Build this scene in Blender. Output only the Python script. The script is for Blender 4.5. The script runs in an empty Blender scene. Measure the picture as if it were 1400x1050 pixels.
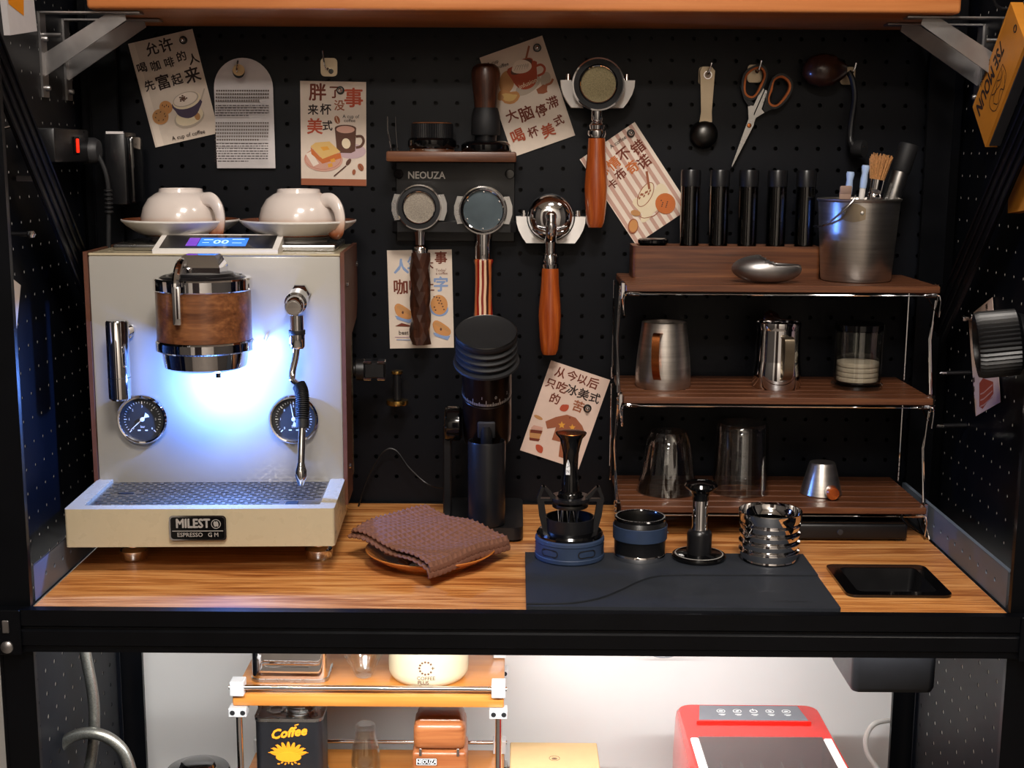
import bpy, bmesh, math, random
from mathutils import Matrix, Vector

random.seed(7)
SC = bpy.context.scene
COL = SC.collection
PI = math.pi

# ------------------------------------------------------------------ camera
# world: X right, Y into the rack (counter front edge Y=0), Z up (counter top Z=0, floor Z=-0.85)
FPX = 1772.0
CAM_POS = Vector((-.0073, -1.498, .539))
CAM_ROT = (Matrix.Rotation(.0027, 3, 'Z') @ Matrix.Rotation(PI/2 - .1722, 3, 'X') @ Matrix.Rotation(.0061, 3, 'Z'))
_c = bpy.data.cameras.new('camera')
_c.sensor_fit = 'HORIZONTAL'
_c.sensor_width = 36.0
_c.lens = FPX * 36.0 / 1400.0
_c.clip_start = .02
cam = bpy.data.objects.new('camera', _c)
COL.objects.link(cam)
cam.matrix_world = Matrix.Translation(CAM_POS) @ CAM_ROT.to_4x4()
SC.camera = cam

# ------------------------------------------------------------------ world, exposure
w = bpy.data.worlds.new('world')
SC.world = w
w.use_nodes = True
w.node_tree.nodes['Background'].inputs[0].default_value = (.9, .85, .8, 1)
w.node_tree.nodes['Background'].inputs[1].default_value = .05
SC.view_settings.view_transform = 'Standard'
SC.view_settings.look = 'None'
SC.view_settings.gamma = 1.0
SC.view_settings.use_curve_mapping = False
SC.view_settings.exposure = 0.0
SC.cycles.use_denoising = True
SC.cycles.max_bounces = 8
SC.cycles.transparent_max_bounces = 12
SC.cycles.caustics_reflective = False
SC.cycles.caustics_refractive = False
SC.cycles.sample_clamp_indirect = 6.0


def area_light(name, loc, size, power, color, direction, size_y=None, parent=None):
    l = bpy.data.lights.new(name, 'AREA')
    l.energy = power
    l.color = color
    l.size = size
    if size_y:
        l.shape = 'RECTANGLE'
        l.size_y = size_y
    o = bpy.data.objects.new(name, l)
    COL.objects.link(o)
    o.location = loc
    o.rotation_euler = Vector(direction).to_track_quat('-Z', 'Y').to_euler()
    if parent:
        o.parent = parent
    return o


# lamp on the room ceiling in front of the rack, and a smaller one further right
CEIL_LAMPS = [((.10, -1.15, 1.72), .42, 42.0, (1.0, .92, .84)),
              ((-.25, -2.35, 1.72), .42, 46.0, (1.0, .93, .86)),  # added unseen lamp further back, brightens the upper pegboard
              ((.95, -.55, 1.72), .30, 7.0, (1.0, .90, .80))]
LED_POWER = 8.5          # lamp below the machine's group head
STRIP_POWER = 11.5        # strip lamp below the counter


# ------------------------------------------------------------------ pixel helpers (1400x1050 photograph)
def ray(px, py):
    return CAM_ROT @ Vector(((px - 700) / FPX, -(py - 525) / FPX, -1.0))


def at(px, py, X=None, Y=None, Z=None):
    d = ray(px, py)
    if Y is not None:
        t = (Y - CAM_POS.y) / d.y
    elif Z is not None:
        t = (Z - CAM_POS.z) / d.z
    else:
        t = (X - CAM_POS.x) / d.x
    return CAM_POS + d * t


def mpp(p):                                             # metres per photo pixel at a point
    return -(CAM_ROT.transposed() @ (Vector(p) - CAM_POS)).z / FPX


class Frame:                                            # a thing's own frame: pixel -> local point
    def __init__(s, o, deg):
        s.m = (Matrix.Translation(o) @ Matrix.Rotation(math.radians(deg), 4, 'Z')).inverted()

    def __call__(s, px, py, x=None, y=None, z=None):
        c = s.m @ CAM_POS
        d = s.m.to_3x3() @ ray(px, py)
        if y is not None:
            t = (y - c.y) / d.y
        elif z is not None:
            t = (z - c.z) / d.z
        else:
            t = (x - c.x) / d.x
        return c + d * t


# ------------------------------------------------------------------ materials
def hexc(h):
    h = h.lstrip('#')
    c = [int(h[i:i+2], 16) / 255 for i in (0, 2, 4)]
    return tuple(x / 12.92 if x <= .04045 else ((x + .055) / 1.055) ** 2.4 for x in c) + (1.0,)


MATS = {}


def _new(name):
    m = bpy.data.materials.new(name)
    m.use_nodes = True
    nt = m.node_tree
    b = nt.nodes['Principled BSDF']
    MATS[name] = m
    return m, nt, b


def _coords(nt, scale=(1, 1, 1), rot=(0, 0, 0)):
    tc = nt.nodes.new('ShaderNodeTexCoord')
    mp = nt.nodes.new('ShaderNodeMapping')
    mp.inputs['Scale'].default_value = scale
    mp.inputs['Rotation'].default_value = rot
    nt.links.new(tc.outputs['Object'], mp.inputs['Vector'])
    return mp.outputs['Vector']


def _noise(nt, vec, scale, detail=3.0, dist=0.0):
    n = nt.nodes.new('ShaderNodeTexNoise')
    n.inputs['Scale'].default_value = scale
    n.inputs['Detail'].default_value = detail
    n.inputs['Distortion'].default_value = dist
    nt.links.new(vec, n.inputs['Vector'])
    return n


def mat(name, col, rough=.5, metal=0.0, var=.06, vscale=40.0, bump=0.0, bscale=300.0, coat=0.0,
        emit=None, estr=0.0, trans=0.0, ior=1.45, spec=None, stretch=(1, 1, 1), rvar=.06, sheen=0.0):
    m, nt, b = _new(name)
    c = hexc(col) if isinstance(col, str) else col
    vec = _coords(nt, stretch)
    n = _noise(nt, vec, vscale)
    r = nt.nodes.new('ShaderNodeValToRGB')
    r.color_ramp.elements[0].position = .3
    r.color_ramp.elements[1].position = .7
    r.color_ramp.elements[0].color = tuple(x * (1 - var) for x in c[:3]) + (1,)
    r.color_ramp.elements[1].color = tuple(min(1, x * (1 + var)) for x in c[:3]) + (1,)
    nt.links.new(n.outputs['Fac'], r.inputs['Fac'])
    nt.links.new(r.outputs['Color'], b.inputs['Base Color'])
    mr = nt.nodes.new('ShaderNodeMapRange')
    mr.inputs['To Min'].default_value = max(0, rough - rvar)
    mr.inputs['To Max'].default_value = min(1, rough + rvar)
    nt.links.new(n.outputs['Fac'], mr.inputs['Value'])
    nt.links.new(mr.outputs['Result'], b.inputs['Roughness'])
    b.inputs['Metallic'].default_value = metal
    b.inputs['IOR'].default_value = ior
    b.inputs['Coat Weight'].default_value = coat
    b.inputs['Coat Roughness'].default_value = .08
    b.inputs['Transmission Weight'].default_value = trans
    if sheen:
        b.inputs['Sheen Weight'].default_value = sheen
    if spec is not None:
        b.inputs['Specular IOR Level'].default_value = spec
    if emit:
        b.inputs['Emission Color'].default_value = hexc(emit)
        b.inputs['Emission Strength'].default_value = estr
    if bump:
        n2 = _noise(nt, vec, bscale, 2.0)
        bp = nt.nodes.new('ShaderNodeBump')
        bp.inputs['Strength'].default_value = bump
        bp.inputs['Distance'].default_value = .001
        nt.links.new(n2.outputs['Fac'], bp.inputs['Height'])
        nt.links.new(bp.outputs['Normal'], b.inputs['Normal'])
    return m


def wood(name, c1, c2, c3=None, axis='X', scale=1.0, rough=.35, coat=0.0, fine=.35, bump=.15, contrast=1.0):
    m, nt, b = _new(name)
    i = 'XYZ'.index(axis)
    st = [10.0, 10.0, 10.0]
    st[i] = .8
    vec = _coords(nt, [s * scale for s in st])
    n = _noise(nt, vec, 3.0, 5.0, 1.6)
    st2 = [110.0, 110.0, 110.0]
    st2[i] = 3.0
    vec2 = _coords(nt, [s * scale for s in st2])
    n2 = _noise(nt, vec2, 2.0, 3.0, .3)
    mx = nt.nodes.new('ShaderNodeMix')
    mx.inputs[0].default_value = fine
    nt.links.new(n.outputs['Fac'], mx.inputs[2])
    nt.links.new(n2.outputs['Fac'], mx.inputs[3])
    r = nt.nodes.new('ShaderNodeValToRGB')
    e = r.color_ramp.elements
    lo = .5 - .16 / contrast
    hi = .5 + .16 / contrast
    e[0].position = lo
    e[0].color = hexc(c1)
    e[1].position = hi
    e[1].color = hexc(c2)
    if c3:
        k = e.new(.5)
        k.color = hexc(c3)
    nt.links.new(mx.outputs[0], r.inputs['Fac'])
    nt.links.new(r.outputs['Color'], b.inputs['Base Color'])
    b.inputs['Roughness'].default_value = rough
    b.inputs['Coat Weight'].default_value = coat
    b.inputs['Coat Roughness'].default_value = .12
    if bump:
        bp = nt.nodes.new('ShaderNodeBump')
        bp.inputs['Strength'].default_value = bump
        bp.inputs['Distance'].default_value = .001
        nt.links.new(mx.outputs[0], bp.inputs['Height'])
        nt.links.new(bp.outputs['Normal'], b.inputs['Normal'])
    return m


def zramp(name, stops, z0, z1, rough=.25, coat=.5, nz=.0):
    """glaze whose own colour changes with height on the object"""
    m, nt, b = _new(name)
    tc = nt.nodes.new('ShaderNodeTexCoord')
    sp = nt.nodes.new('ShaderNodeSeparateXYZ')
    nt.links.new(tc.outputs['Object'], sp.inputs[0])
    mr = nt.nodes.new('ShaderNodeMapRange')
    mr.inputs['From Min'].default_value = z0
    mr.inputs['From Max'].default_value = z1
    nt.links.new(sp.outputs['Z'], mr.inputs['Value'])
    n = _noise(nt, tc.outputs['Object'], 60.0, 2.0)
    ad = nt.nodes.new('ShaderNodeMath')
    ad.operation = 'MULTIPLY_ADD'
    ad.inputs[1].default_value = nz
    nt.links.new(n.outputs['Fac'], ad.inputs[0])
    nt.links.new(mr.outputs['Result'], ad.inputs[2])
    r = nt.nodes.new('ShaderNodeValToRGB')
    e = r.color_ramp.elements
    e[0].position, e[0].color = stops[0][0], hexc(stops[0][1])
    e[1].position, e[1].color = stops[-1][0], hexc(stops[-1][1])
    for p, c in stops[1:-1]:
        k = e.new(p)
        k.color = hexc(c)
    nt.links.new(ad.outputs[0], r.inputs['Fac'])
    nt.links.new(r.outputs['Color'], b.inputs['Base Color'])
    b.inputs['Roughness'].default_value = rough
    b.inputs['Coat Weight'].default_value = coat
    return m


def stripes(name, cols, axis='X', width=.004, rough=.35):
    """laminated stripes in the thing's own frame"""
    m, nt, b = _new(name)
    tc = nt.nodes.new('ShaderNodeTexCoord')
    sp = nt.nodes.new('ShaderNodeSeparateXYZ')
    n = _noise(nt, tc.outputs['Object'], 25.0, 1.0)
    nt.links.new(tc.outputs['Object'], sp.inputs[0])
    ma = nt.nodes.new('ShaderNodeMath')
    ma.operation = 'MULTIPLY_ADD'
    ma.inputs[1].default_value = .004
    nt.links.new(n.outputs['Fac'], ma.inputs[0])
    nt.links.new(sp.outputs[axis], ma.inputs[2])
    dv = nt.nodes.new('ShaderNodeMath')
    dv.operation = 'DIVIDE'
    dv.inputs[1].default_value = width * len(cols)
    nt.links.new(ma.outputs[0], dv.inputs[0])
    fr = nt.nodes.new('ShaderNodeMath')
    fr.operation = 'FRACT'
    nt.links.new(dv.outputs[0], fr.inputs[0])
    r = nt.nodes.new('ShaderNodeValToRGB')
    r.color_ramp.interpolation = 'CONSTANT'
    e = r.color_ramp.elements
    e[0].color = hexc(cols[0])
    e[0].position = 0
    e[1].position = 1 / len(cols)
    e[1].color = hexc(cols[1])
    for i, c in enumerate(cols[2:], 2):
        k = e.new(i / len(cols))
        k.color = hexc(c)
    nt.links.new(fr.outputs[0], r.inputs['Fac'])
    nt.links.new(r.outputs['Color'], b.inputs['Base Color'])
    b.inputs['Roughness'].default_value = rough
    return m


# surfaces of the room
mat('wall_paint', '#d9d6d2', .7, var=.03, vscale=6, bump=.05)
mat('room_wall', '#d2c9bd', .8, var=.03, vscale=6)
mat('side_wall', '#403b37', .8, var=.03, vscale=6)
mat('ceiling_paint', '#dcd6cc', .85, var=.02)
mat('floor_tile', '#6e665e', .5, var=.08, vscale=8)
mat('added_door_dark', '#2b211b', .4)
# rack
mat('black_steel', '#050609', .32, var=.15, vscale=18, bump=.04, spec=.25)
mat('black_peg', '#06080e', .42, var=.12, vscale=12, bump=.05, bscale=500, spec=.22)
mat('grey_rail', '#5f6875', .4, var=.06)
mat('white_lamp', '#ffffff', .6, emit='#fff4e6', estr=2.0)
wood('oak', '#8e4f22', '#e0a566', '#c58245', 'X', 1.7, .34, .15, .42, .05, 1.4)
wood('beech_shelf', '#a8602f', '#cf8a52', '#bd7440', 'X', .7, .38, .1, .3, .06, .7)
wood('walnut', '#3a1f10', '#774a2c', '#5a331d', 'X', 1.2, .42, .05, .4, .1)
wood('walnut_y', '#2c1710', '#6a3d26', '#4a281a', 'Z', 1.6, .35, .2, .35, .05)
wood('walnut_band', '#4f2c17', '#8a5a36', '#6d4226', 'X', 1.4, .35, .35, .4, .05)
wood('rosewood', '#7c3110', '#b85f26', '#9a4719', 'Y', 1.3, .25, .6, .3, .03)
wood('dark_wood', '#20110b', '#4c2c1d', '#371e14', 'Y', 1.5, .3, .3, .3, .05)
wood('amber_board', '#94551f', '#c48440', '#ae6c2c', 'X', .8, .35, .2, .25, .03, .6)
wood('orange_box_wood', '#7d4422', '#a4683c', '#90542e', 'X', 1.6, .35, .2, .3, .03, .8)
# metals
mat('chrome', '#e4e4e6', .05, 1.0, var=.02, rvar=.02)
mat('steel', '#b9b8b6', .28, 1.0, var=.05, rvar=.06)
mat('brushed', '#cbc5be', .34, 1.0, var=.12, vscale=30, stretch=(.4, .4, 9))
mat('champagne', '#a59680', .33, 1.0, var=.05)
mat('aluminium', '#d4d4d4', .4, .5, var=.04)
mat('zinc', '#a8a5a4', .38, 1.0, var=.12, vscale=26)
mat('dark_steel', '#4b4a48', .35, 1.0, var=.08)
mat('brass', '#c9a25a', .25, 1.0, var=.05)
mat('copper', '#b1693a', .25, 1.0, var=.05)
mat('mesh_steel', '#8f877c', .55, 1.0, var=.35, vscale=900)
mat('mesh_brass', '#756b52', .5, 1.0, var=.4, vscale=900)
mat('slate_disc', '#4d585e', .4, .7, var=.12, vscale=40)
# plastics, enamel
mat('black_plastic', '#0c0c0e', .38, var=.15)
mat('black_satin', '#131315', .3, var=.1)
mat('black_gloss', '#060607', .12, var=.1, coat=.4)
mat('black_rubber', '#101012', .62, var=.15)
mat('bronze_black', '#1a110d', .3, .6, var=.15)
mat('navy_silicone', '#27364f', .55, var=.08)
mat('mat_slate', '#22262d', .6, var=.08, bump=.08, bscale=800)
mat('groove_dark', '#050507', .7)
mat('cream', '#b5a88c', .28, var=.006, coat=.25)
mat('cream_panel', '#a29e97', .26, var=.006, rvar=.02, coat=.35)
mat('brown_leather', '#5c3626', .45, var=.1, bump=.1)
mat('white_plastic', '#e8e3dd', .4, var=.03)
mat('grey_plastic', '#73747a', .4, var=.05)
mat('dark_grey', '#2a2a2c', .45, var=.1)
mat('gauge_face', '#30302f', .35, var=.05)
mat('ink_white', '#e9e9e6', .5, var=.01)
mat('ink_silver', '#c6c3bf', .3, .6, var=.05)
mat('screen_blue', '#2a64c8', .2, emit='#2f79f0', estr=1.1)
mat('screen_violet', '#6a3fb0', .2, emit='#7a40c8', estr=.6)
mat('screen_glyph', '#9cc4ff', .3, emit='#a8d0ff', estr=1.2)
mat('red_glow', '#c01508', .3, emit='#ff2a10', estr=1.2)
mat('led_white', '#ffffff', .4, emit='#cfe4ff', estr=30.0)
mat('strip_white', '#ffffff', .4, emit='#fff6ea', estr=6.0)


def thin_glass(name, tint, ior=1.5, rough=.03, power=3.0, base=.07):
    m, nt, b = _new(name)
    out = nt.nodes['Material Output']
    tr = nt.nodes.new('ShaderNodeBsdfTransparent')
    tr.inputs['Color'].default_value = hexc(tint)
    gl = nt.nodes.new('ShaderNodeBsdfGlossy')
    gl.inputs['Color'].default_value = (1, 1, 1, 1)
    gl.inputs['Roughness'].default_value = rough
    lw = nt.nodes.new('ShaderNodeLayerWeight')
    lw.inputs['Blend'].default_value = .5
    pw = nt.nodes.new('ShaderNodeMath')
    pw.operation = 'POWER'
    pw.inputs[1].default_value = power
    nt.links.new(lw.outputs['Facing'], pw.inputs[0])
    fr = nt.nodes.new('ShaderNodeMath')
    fr.operation = 'MULTIPLY_ADD'
    fr.inputs[1].default_value = .85
    fr.inputs[2].default_value = base
    nt.links.new(pw.outputs[0], fr.inputs[0])
    n = _noise(nt, _coords(nt), 30.0, 2.0)
    bp = nt.nodes.new('ShaderNodeBump')
    bp.inputs['Strength'].default_value = .05
    bp.inputs['Distance'].default_value = .001
    nt.links.new(n.outputs['Fac'], bp.inputs['Height'])
    nt.links.new(bp.outputs['Normal'], gl.inputs['Normal'])
    mx = nt.nodes.new('ShaderNodeMixShader')
    nt.links.new(fr.outputs[0], mx.inputs[0])
    nt.links.new(tr.outputs[0], mx.inputs[1])
    nt.links.new(gl.outputs[0], mx.inputs[2])
    nt.links.new(mx.outputs[0], out.inputs['Surface'])
    nt.nodes.remove(b)
    return m


thin_glass('glass', '#f0f2f0', 1.55)
thin_glass('crystal', '#eceeee', 1.5, .03, 3.2, .09)
thin_glass('smoke_glass', '#8d8c8a', 1.5)
thin_glass('lid_glass', '#b9aca8', 1.5)
mat('water', '#f5faf8', .02, trans=1.0, ior=1.33, var=0, rvar=.01)
mat('red_plastic', '#c81c14', .22, var=.04, coat=.5)
mat('kraft_orange', '#c9812a', .5, var=.08, vscale=25, bump=.3, bscale=60)
mat('cream_enamel', '#b3a98c', .35, var=.02, coat=.2)
mat('filter_paper', '#cdb9a5', .8, var=.05)
mat('kraft_box', '#c9a878', .6, var=.04)
mat('saucer_brown', '#6d3a20', .25, coat=.5)
mat('plate_amber', '#b26a2c', .25, var=.15, vscale=30, coat=.5)
mat('towel', '#704a39', .95, var=.12, vscale=160, bump=.6, bscale=900)
mat('bristle', '#b88452', .8, var=.3, vscale=400)
mat('pipette_blue', '#a9bfdf', .4, var=.03)
mat('tan_plastic', '#9a7f70', .5)
mat('tin_black', '#17171a', .42, var=.1)
mat('ink_orange', '#e8901c', .5, var=.05)
mat('braid', '#8d8d86', .35, .9, var=.25, vscale=600)
# paper and inks
for n_, c_ in dict(paper='#d8c8b8', paper_grey='#cfc9c8', paper_pink='#d9bfb0', paper_pale='#e6d6c6', ink_dark='#2c1c18',
                   ink_brown='#6d2f1c', ink_rust='#a4472a', ink_red='#b14a2f', ink_terra='#98583a', ink_tan='#b98654',
                   ink_cookie='#c58a52', ink_cream='#e4d3b4', ink_violet='#4a3d52', ink_grey='#b4a594', ink_blue='#8399c0',
                   ink_pinkish='#c99a88', ink_toast='#d7b06c', ink_gold='#d99a3a', ink_stripe='#c39c8c', ink_mocha='#5a3a2c',
                   ink_orange2='#c26a32', ink_shadow='#b9a08c', ink_lilac='#bda3a8').items():
    mat(n_, c_, .75, var=.03, vscale=60)
stripes('ply_stripes', ['#7a1d12', '#d8b491', '#3a1a12', '#c26a3a', '#8f1e14', '#e0c3a2'], 'X', .0036)


# ------------------------------------------------------------------ mesh building
def T(x=0, y=0, z=0):
    return Matrix.Translation((x, y, z))


def R(axis, deg):
    return Matrix.Rotation(math.radians(deg), 4, axis)


def S(x, y=None, z=None):
    y = x if y is None else y
    z = x if z is None else z
    return Matrix.Diagonal((x, y, z, 1))


FRONT = R('X', 90)                 # local z -> towards the room (-Y), local y -> up


def ell(cx, cy, rx, ry=None, n=24, rot=0, a0=0, a1=360):
    ry = rx if ry is None else ry
    c, s = math.cos(math.radians(rot)), math.sin(math.radians(rot))
    out = []
    full = abs(a1 - a0) >= 360
    for i in range(n):
        a = math.radians(a0 + (a1 - a0) * i / (n if full else n - 1))
        x, y = rx * math.cos(a), ry * math.sin(a)
        out.append((cx + c * x - s * y, cy + s * x + c * y))
    return out


def rrect(x0, y0, x1, y1, r, n=4):
    out = []
    for cx, cy, a in ((x1 - r, y0 + r, -90), (x1 - r, y1 - r, 0), (x0 + r, y1 - r, 90), (x0 + r, y0 + r, 180)):
        for i in range(n + 1):
            t = math.radians(a + 90 * i / n)
            out.append((cx + r * math.cos(t), cy + r * math.sin(t)))
    return out


def smooth_path(pts, n=6, closed=False):
    P = [Vector(p) for p in pts]
    out = []
    L = len(P)
    rng = range(L if closed else L - 1)
    for i in rng:
        p0 = P[(i - 1) % L] if (closed or i > 0) else P[i]
        p1, p2 = P[i], P[(i + 1) % L]
        p3 = P[(i + 2) % L] if (closed or i + 2 < L) else p2
        for k in range(n):
            t = k / n
            out.append(.5 * ((2 * p1) + (p2 - p0) * t + (2 * p0 - 5 * p1 + 4 * p2 - p3) * t * t + (3 * p1 - p0 - 3 * p2 + p3) * t ** 3))
    if not closed:
        out.append(P[-1])
    return out


_text_cache = {}


class MB:
    def __init__(s):
        s.v, s.f, s.m = [], [], []
        s.k = 0

    def use(s, k):
        s.k = k
        return s

    def add(s, vs, fs, M=None):
        b = len(s.v)
        flip = False
        if M is not None:
            vs = [M @ Vector(v) for v in vs]
            flip = M.to_3x3().determinant() < 0
        s.v.extend([tuple(v) for v in vs])
        for f in fs:
            s.f.append(tuple(b + i for i in (reversed(f) if flip else f)))
            s.m.append(s.k)
        return s

    def box(s, x0, x1, y0, y1, z0, z1, bev=0, seg=2, M=None):
        if not bev:
            vs = [(x, y, z) for x in (x0, x1) for y in (y0, y1) for z in (z0, z1)]
            fs = [(0, 1, 3, 2), (4, 6, 7, 5), (0, 4, 5, 1), (2, 3, 7, 6), (0, 2, 6, 4), (1, 5, 7, 3)]
            return s.add(vs, fs, M)
        bm = bmesh.new()
        bmesh.ops.create_cube(bm, size=1)
        for v in bm.verts:
            v.co = Vector(((x0 + x1) / 2 + v.co.x * (x1 - x0), (y0 + y1) / 2 + v.co.y * (y1 - y0), (z0 + z1) / 2 + v.co.z * (z1 - z0)))
        bmesh.ops.bevel(bm, geom=list(bm.edges), offset=bev, segments=seg, profile=.5, affect='EDGES')
        bm.verts.index_update()
        s.add([v.co.copy() for v in bm.verts], [[v.index for v in f.verts] for f in bm.faces], M)
        bm.free()
        return s

    def lathe(s, prof, seg=32, M=None, a0=0, a1=360):
        full = abs(a1 - a0) >= 360
        n = seg if full else seg + 1
        vs, rings = [], []
        for r, z in prof:
            if abs(r) < 1e-7:
                rings.append([len(vs)])
                vs.append((0, 0, z))
            else:
                rg = []
                for i in range(n):
                    a = math.radians(a0 + (a1 - a0) * i / seg)
                    rg.append(len(vs))
                    vs.append((r * math.cos(a), r * math.sin(a), z))
                rings.append(rg)
        fs = []
        for A, B in zip(rings, rings[1:]):
            for i in range(n if full else n - 1):
                j = (i + 1) % n
                if len(A) == 1 and len(B) == 1:
                    continue
                if len(A) == 1:
                    fs.append((A[0], B[j], B[i]))
                elif len(B) == 1:
                    fs.append((A[i], A[j], B[0]))
                else:
                    fs.append((A[i], A[j], B[j], B[i]))
        return s.add(vs, fs, M)

    def tube(s, pts, r, seg=8, closed=False, M=None, flat=1.0):
        P = [Vector(p) for p in pts]
        n = len(P)
        rad = r if isinstance(r, (list, tuple)) else [r] * n
        tan = []
        for i in range(n):
            a = P[(i - 1) % n] if (closed or i) else P[i]
            b = P[(i + 1) % n] if (closed or i < n - 1) else P[i]
            t = b - a
            tan.append(t.normalized() if t.length > 1e-9 else Vector((0, 0, 1)))
        up = Vector((0, 0, 1)) if abs(tan[0].z) < .9 else Vector((0, 1, 0))
        u = tan[0].cross(up).normalized()
        vs = []
        for i in range(n):
            u = (u - tan[i] * u.dot(tan[i]))
            u = u.normalized() if u.length > 1e-9 else tan[i].orthogonal().normalized()
            v = tan[i].cross(u)
            for k in range(seg):
                a = 2 * PI * k / seg
                vs.append(P[i] + (u * math.cos(a) + v * math.sin(a) * flat) * rad[i])
        fs = []
        for i in range(n if closed else n - 1):
            j = (i + 1) % n
            for k in range(seg):
                l = (k + 1) % seg
                fs.append((i * seg + k, i * seg + l, j * seg + l, j * seg + k))
        if not closed:
            fs.append(tuple(reversed(range(seg))))
            fs.append(tuple(range((n - 1) * seg, n * seg)))
        return s.add(vs, fs, M)

    def prism(s, outline, z0, z1, M=None):
        n = len(outline)
        ar = sum(outline[i][0] * outline[(i + 1) % n][1] - outline[(i + 1) % n][0] * outline[i][1] for i in range(n))
        o = outline if ar > 0 else list(reversed(outline))
        vs = [(x, y, z0) for x, y in o] + [(x, y, z1) for x, y in o]
        fs = [tuple(reversed(range(n))), tuple(range(n, 2 * n))]
        for i in range(n):
            j = (i + 1) % n
            fs.append((i, j, n + j, n + i))
        return s.add(vs, fs, M)

    def ring(s, outer, inner, z0, z1, M=None):           # prism with a hole; same number of points
        n = len(outer)
        vs = [(x, y, z) for z in (z0, z1) for x, y in outer] + [(x, y, z) for z in (z0, z1) for x, y in inner]
        fs = []
        for i in range(n):
            j = (i + 1) % n
            fs += [(i, j, n + j, n + i), (2 * n + j, 2 * n + i, 3 * n + i, 3 * n + j), (n + i, n + j, 3 * n + j, 3 * n + i),
                   (j, i, 2 * n + i, 2 * n + j)]
        return s.add(vs, fs, M)

    def sheet(s, outline, z=0, M=None):
        n = len(outline)
        ar = sum(outline[i][0] * outline[(i + 1) % n][1] - outline[(i + 1) % n][0] * outline[i][1] for i in range(n))
        o = outline if ar > 0 else list(reversed(outline))
        return s.add([(x, y, z) for x, y in o], [tuple(range(n))], M)

    def stroke(s, pts, wd, z=0, M=None):                 # flat printed line
        P = [Vector(p).to_2d() for p in pts]
        L, Rr = [], []
        for i, p in enumerate(P):
            a, b = P[max(0, i - 1)], P[min(len(P) - 1, i + 1)]
            t = (b - a).normalized()
            nn = Vector((-t.y, t.x)) * wd / 2
            L.append(p + nn)
            Rr.append(p - nn)
        vs = [(q.x, q.y, z) for q in Rr] + [(q.x, q.y, z) for q in L]
        n = len(P)
        return s.add(vs, [(i, i + 1, n + i + 1, n + i) for i in range(n - 1)], M)

    def text(s, body, size, M=None, bold=0.0, align='CENTER', res=2, sx=1.0, shear=0.0):
        key = (body, align, res, shear)
        if key not in _text_cache:
            cu = bpy.data.curves.new('t', 'FONT')
            cu.body = body
            cu.size = 1.0
            cu.align_x = align
            cu.align_y = 'CENTER'
            cu.resolution_u = res
            cu.shear = shear
            ob = bpy.data.objects.new('t', cu)
            me = bpy.data.meshes.new_from_object(ob)
            _text_cache[key] = ([v.co.copy() for v in me.vertices], [tuple(p.vertices) for p in me.polygons])
            bpy.data.objects.remove(ob)
            bpy.data.curves.remove(cu)
            bpy.data.meshes.remove(me)
        vs, fs = _text_cache[key]
        sh = [(0, 0)]
        if bold:
            sh += [(bold, 0), (-bold, 0), (0, bold), (0, -bold), (bold * .7, bold * .7), (-bold * .7, -bold * .7)]
        for i, (dx, dy) in enumerate(sh):
            s.add([Vector((v.x * size * sx + dx, v.y * size + dy, i * 1.2e-5)) for v in vs], fs, M)
        return s

    def perf(s, x0, x1, y0, y1, cx, cy, px, py, hx, hy, th, M=None, n=8, skip=None):
        """sheet in XY (front at z=0, back at -th) with real holes on the grid cx+i*px, cy+j*py"""
        def edges(a0, a1, c, p):
            i0 = math.ceil((a0 + p * .55 - c) / p)
            i1 = math.floor((a1 - p * .55 - c) / p)
            if i1 < i0:
                return [(a0, a1, False)]
            cells = []
            lo = c + i0 * p - p / 2
            if lo - a0 > 1e-6:
                cells.append((a0, lo, False))
            for i in range(i0, i1 + 1):
                cells.append((c + i * p - p / 2, c + i * p + p / 2, True))
            hi = c + i1 * p + p / 2
            if a1 - hi > 1e-6:
                cells.append((hi, a1, False))
            return cells
        vs, fs = [], []
        for (xa, xb, hxf) in edges(x0, x1, cx, px):
            for (ya, yb, hyf) in edges(y0, y1, cy, py):
                b = len(vs)
                mx, my = (xa + xb) / 2, (ya + yb) / 2
                vs += [(xa, ya, 0), (xb, ya, 0), (xb, yb, 0), (xa, yb, 0)]
                if not (hxf and hyf) or (skip and skip(mx, my)):
                    fs.append((b, b + 1, b + 2, b + 3))
                    continue
                h = []
                for k in range(n):
                    a = 2 * PI * (k + (.5 if n > 4 else 0)) / n - PI * .75
                    e = 1 if n > 4 else 1.4142
                    h.append((mx + e * hx * math.cos(a), my + e * hy * math.sin(a)))
                vs += [(x, y, 0) for x, y in h] + [(x, y, -th) for x, y in h]
                q = n // 4
                for sd in range(4):
                    c0, c1 = b + sd, b + (sd + 1) % 4
                    ks = [(sd * q + t) % n for t in range(q + 1)]
                    ks = [(k + 0) % n for k in ks]
                    hv = [b + 4 + k for k in ks[:q]]
                    nxt = b + 4 + (sd * q + q) % n
                    fs.append((c0, c1) + tuple(reversed([b + 4 + k for k in ks[:q]])))
                    fs.append((c1, nxt, hv[-1]))
                for k in range(n):
                    l = (k + 1) % n
                    fs.append((b + 4 + k, b + 4 + l, b + 4 + n + l, b + 4 + n + k))
        return s.add(vs, fs, M)

    def mesh(s, name, mats, angle=35, smooth=True):
        me = bpy.data.meshes.new(name)
        me.from_pydata([tuple(v) for v in s.v], [], s.f)
        for m in mats:
            me.materials.append(MATS[m])
        me.polygons.foreach_set('material_index', s.m)
        me.validate()
        me.update()
        if smooth:
            me.polygons.foreach_set('use_smooth', [True] * len(me.polygons))
            me.set_sharp_from_angle(angle=math.radians(angle))
        return me

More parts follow.
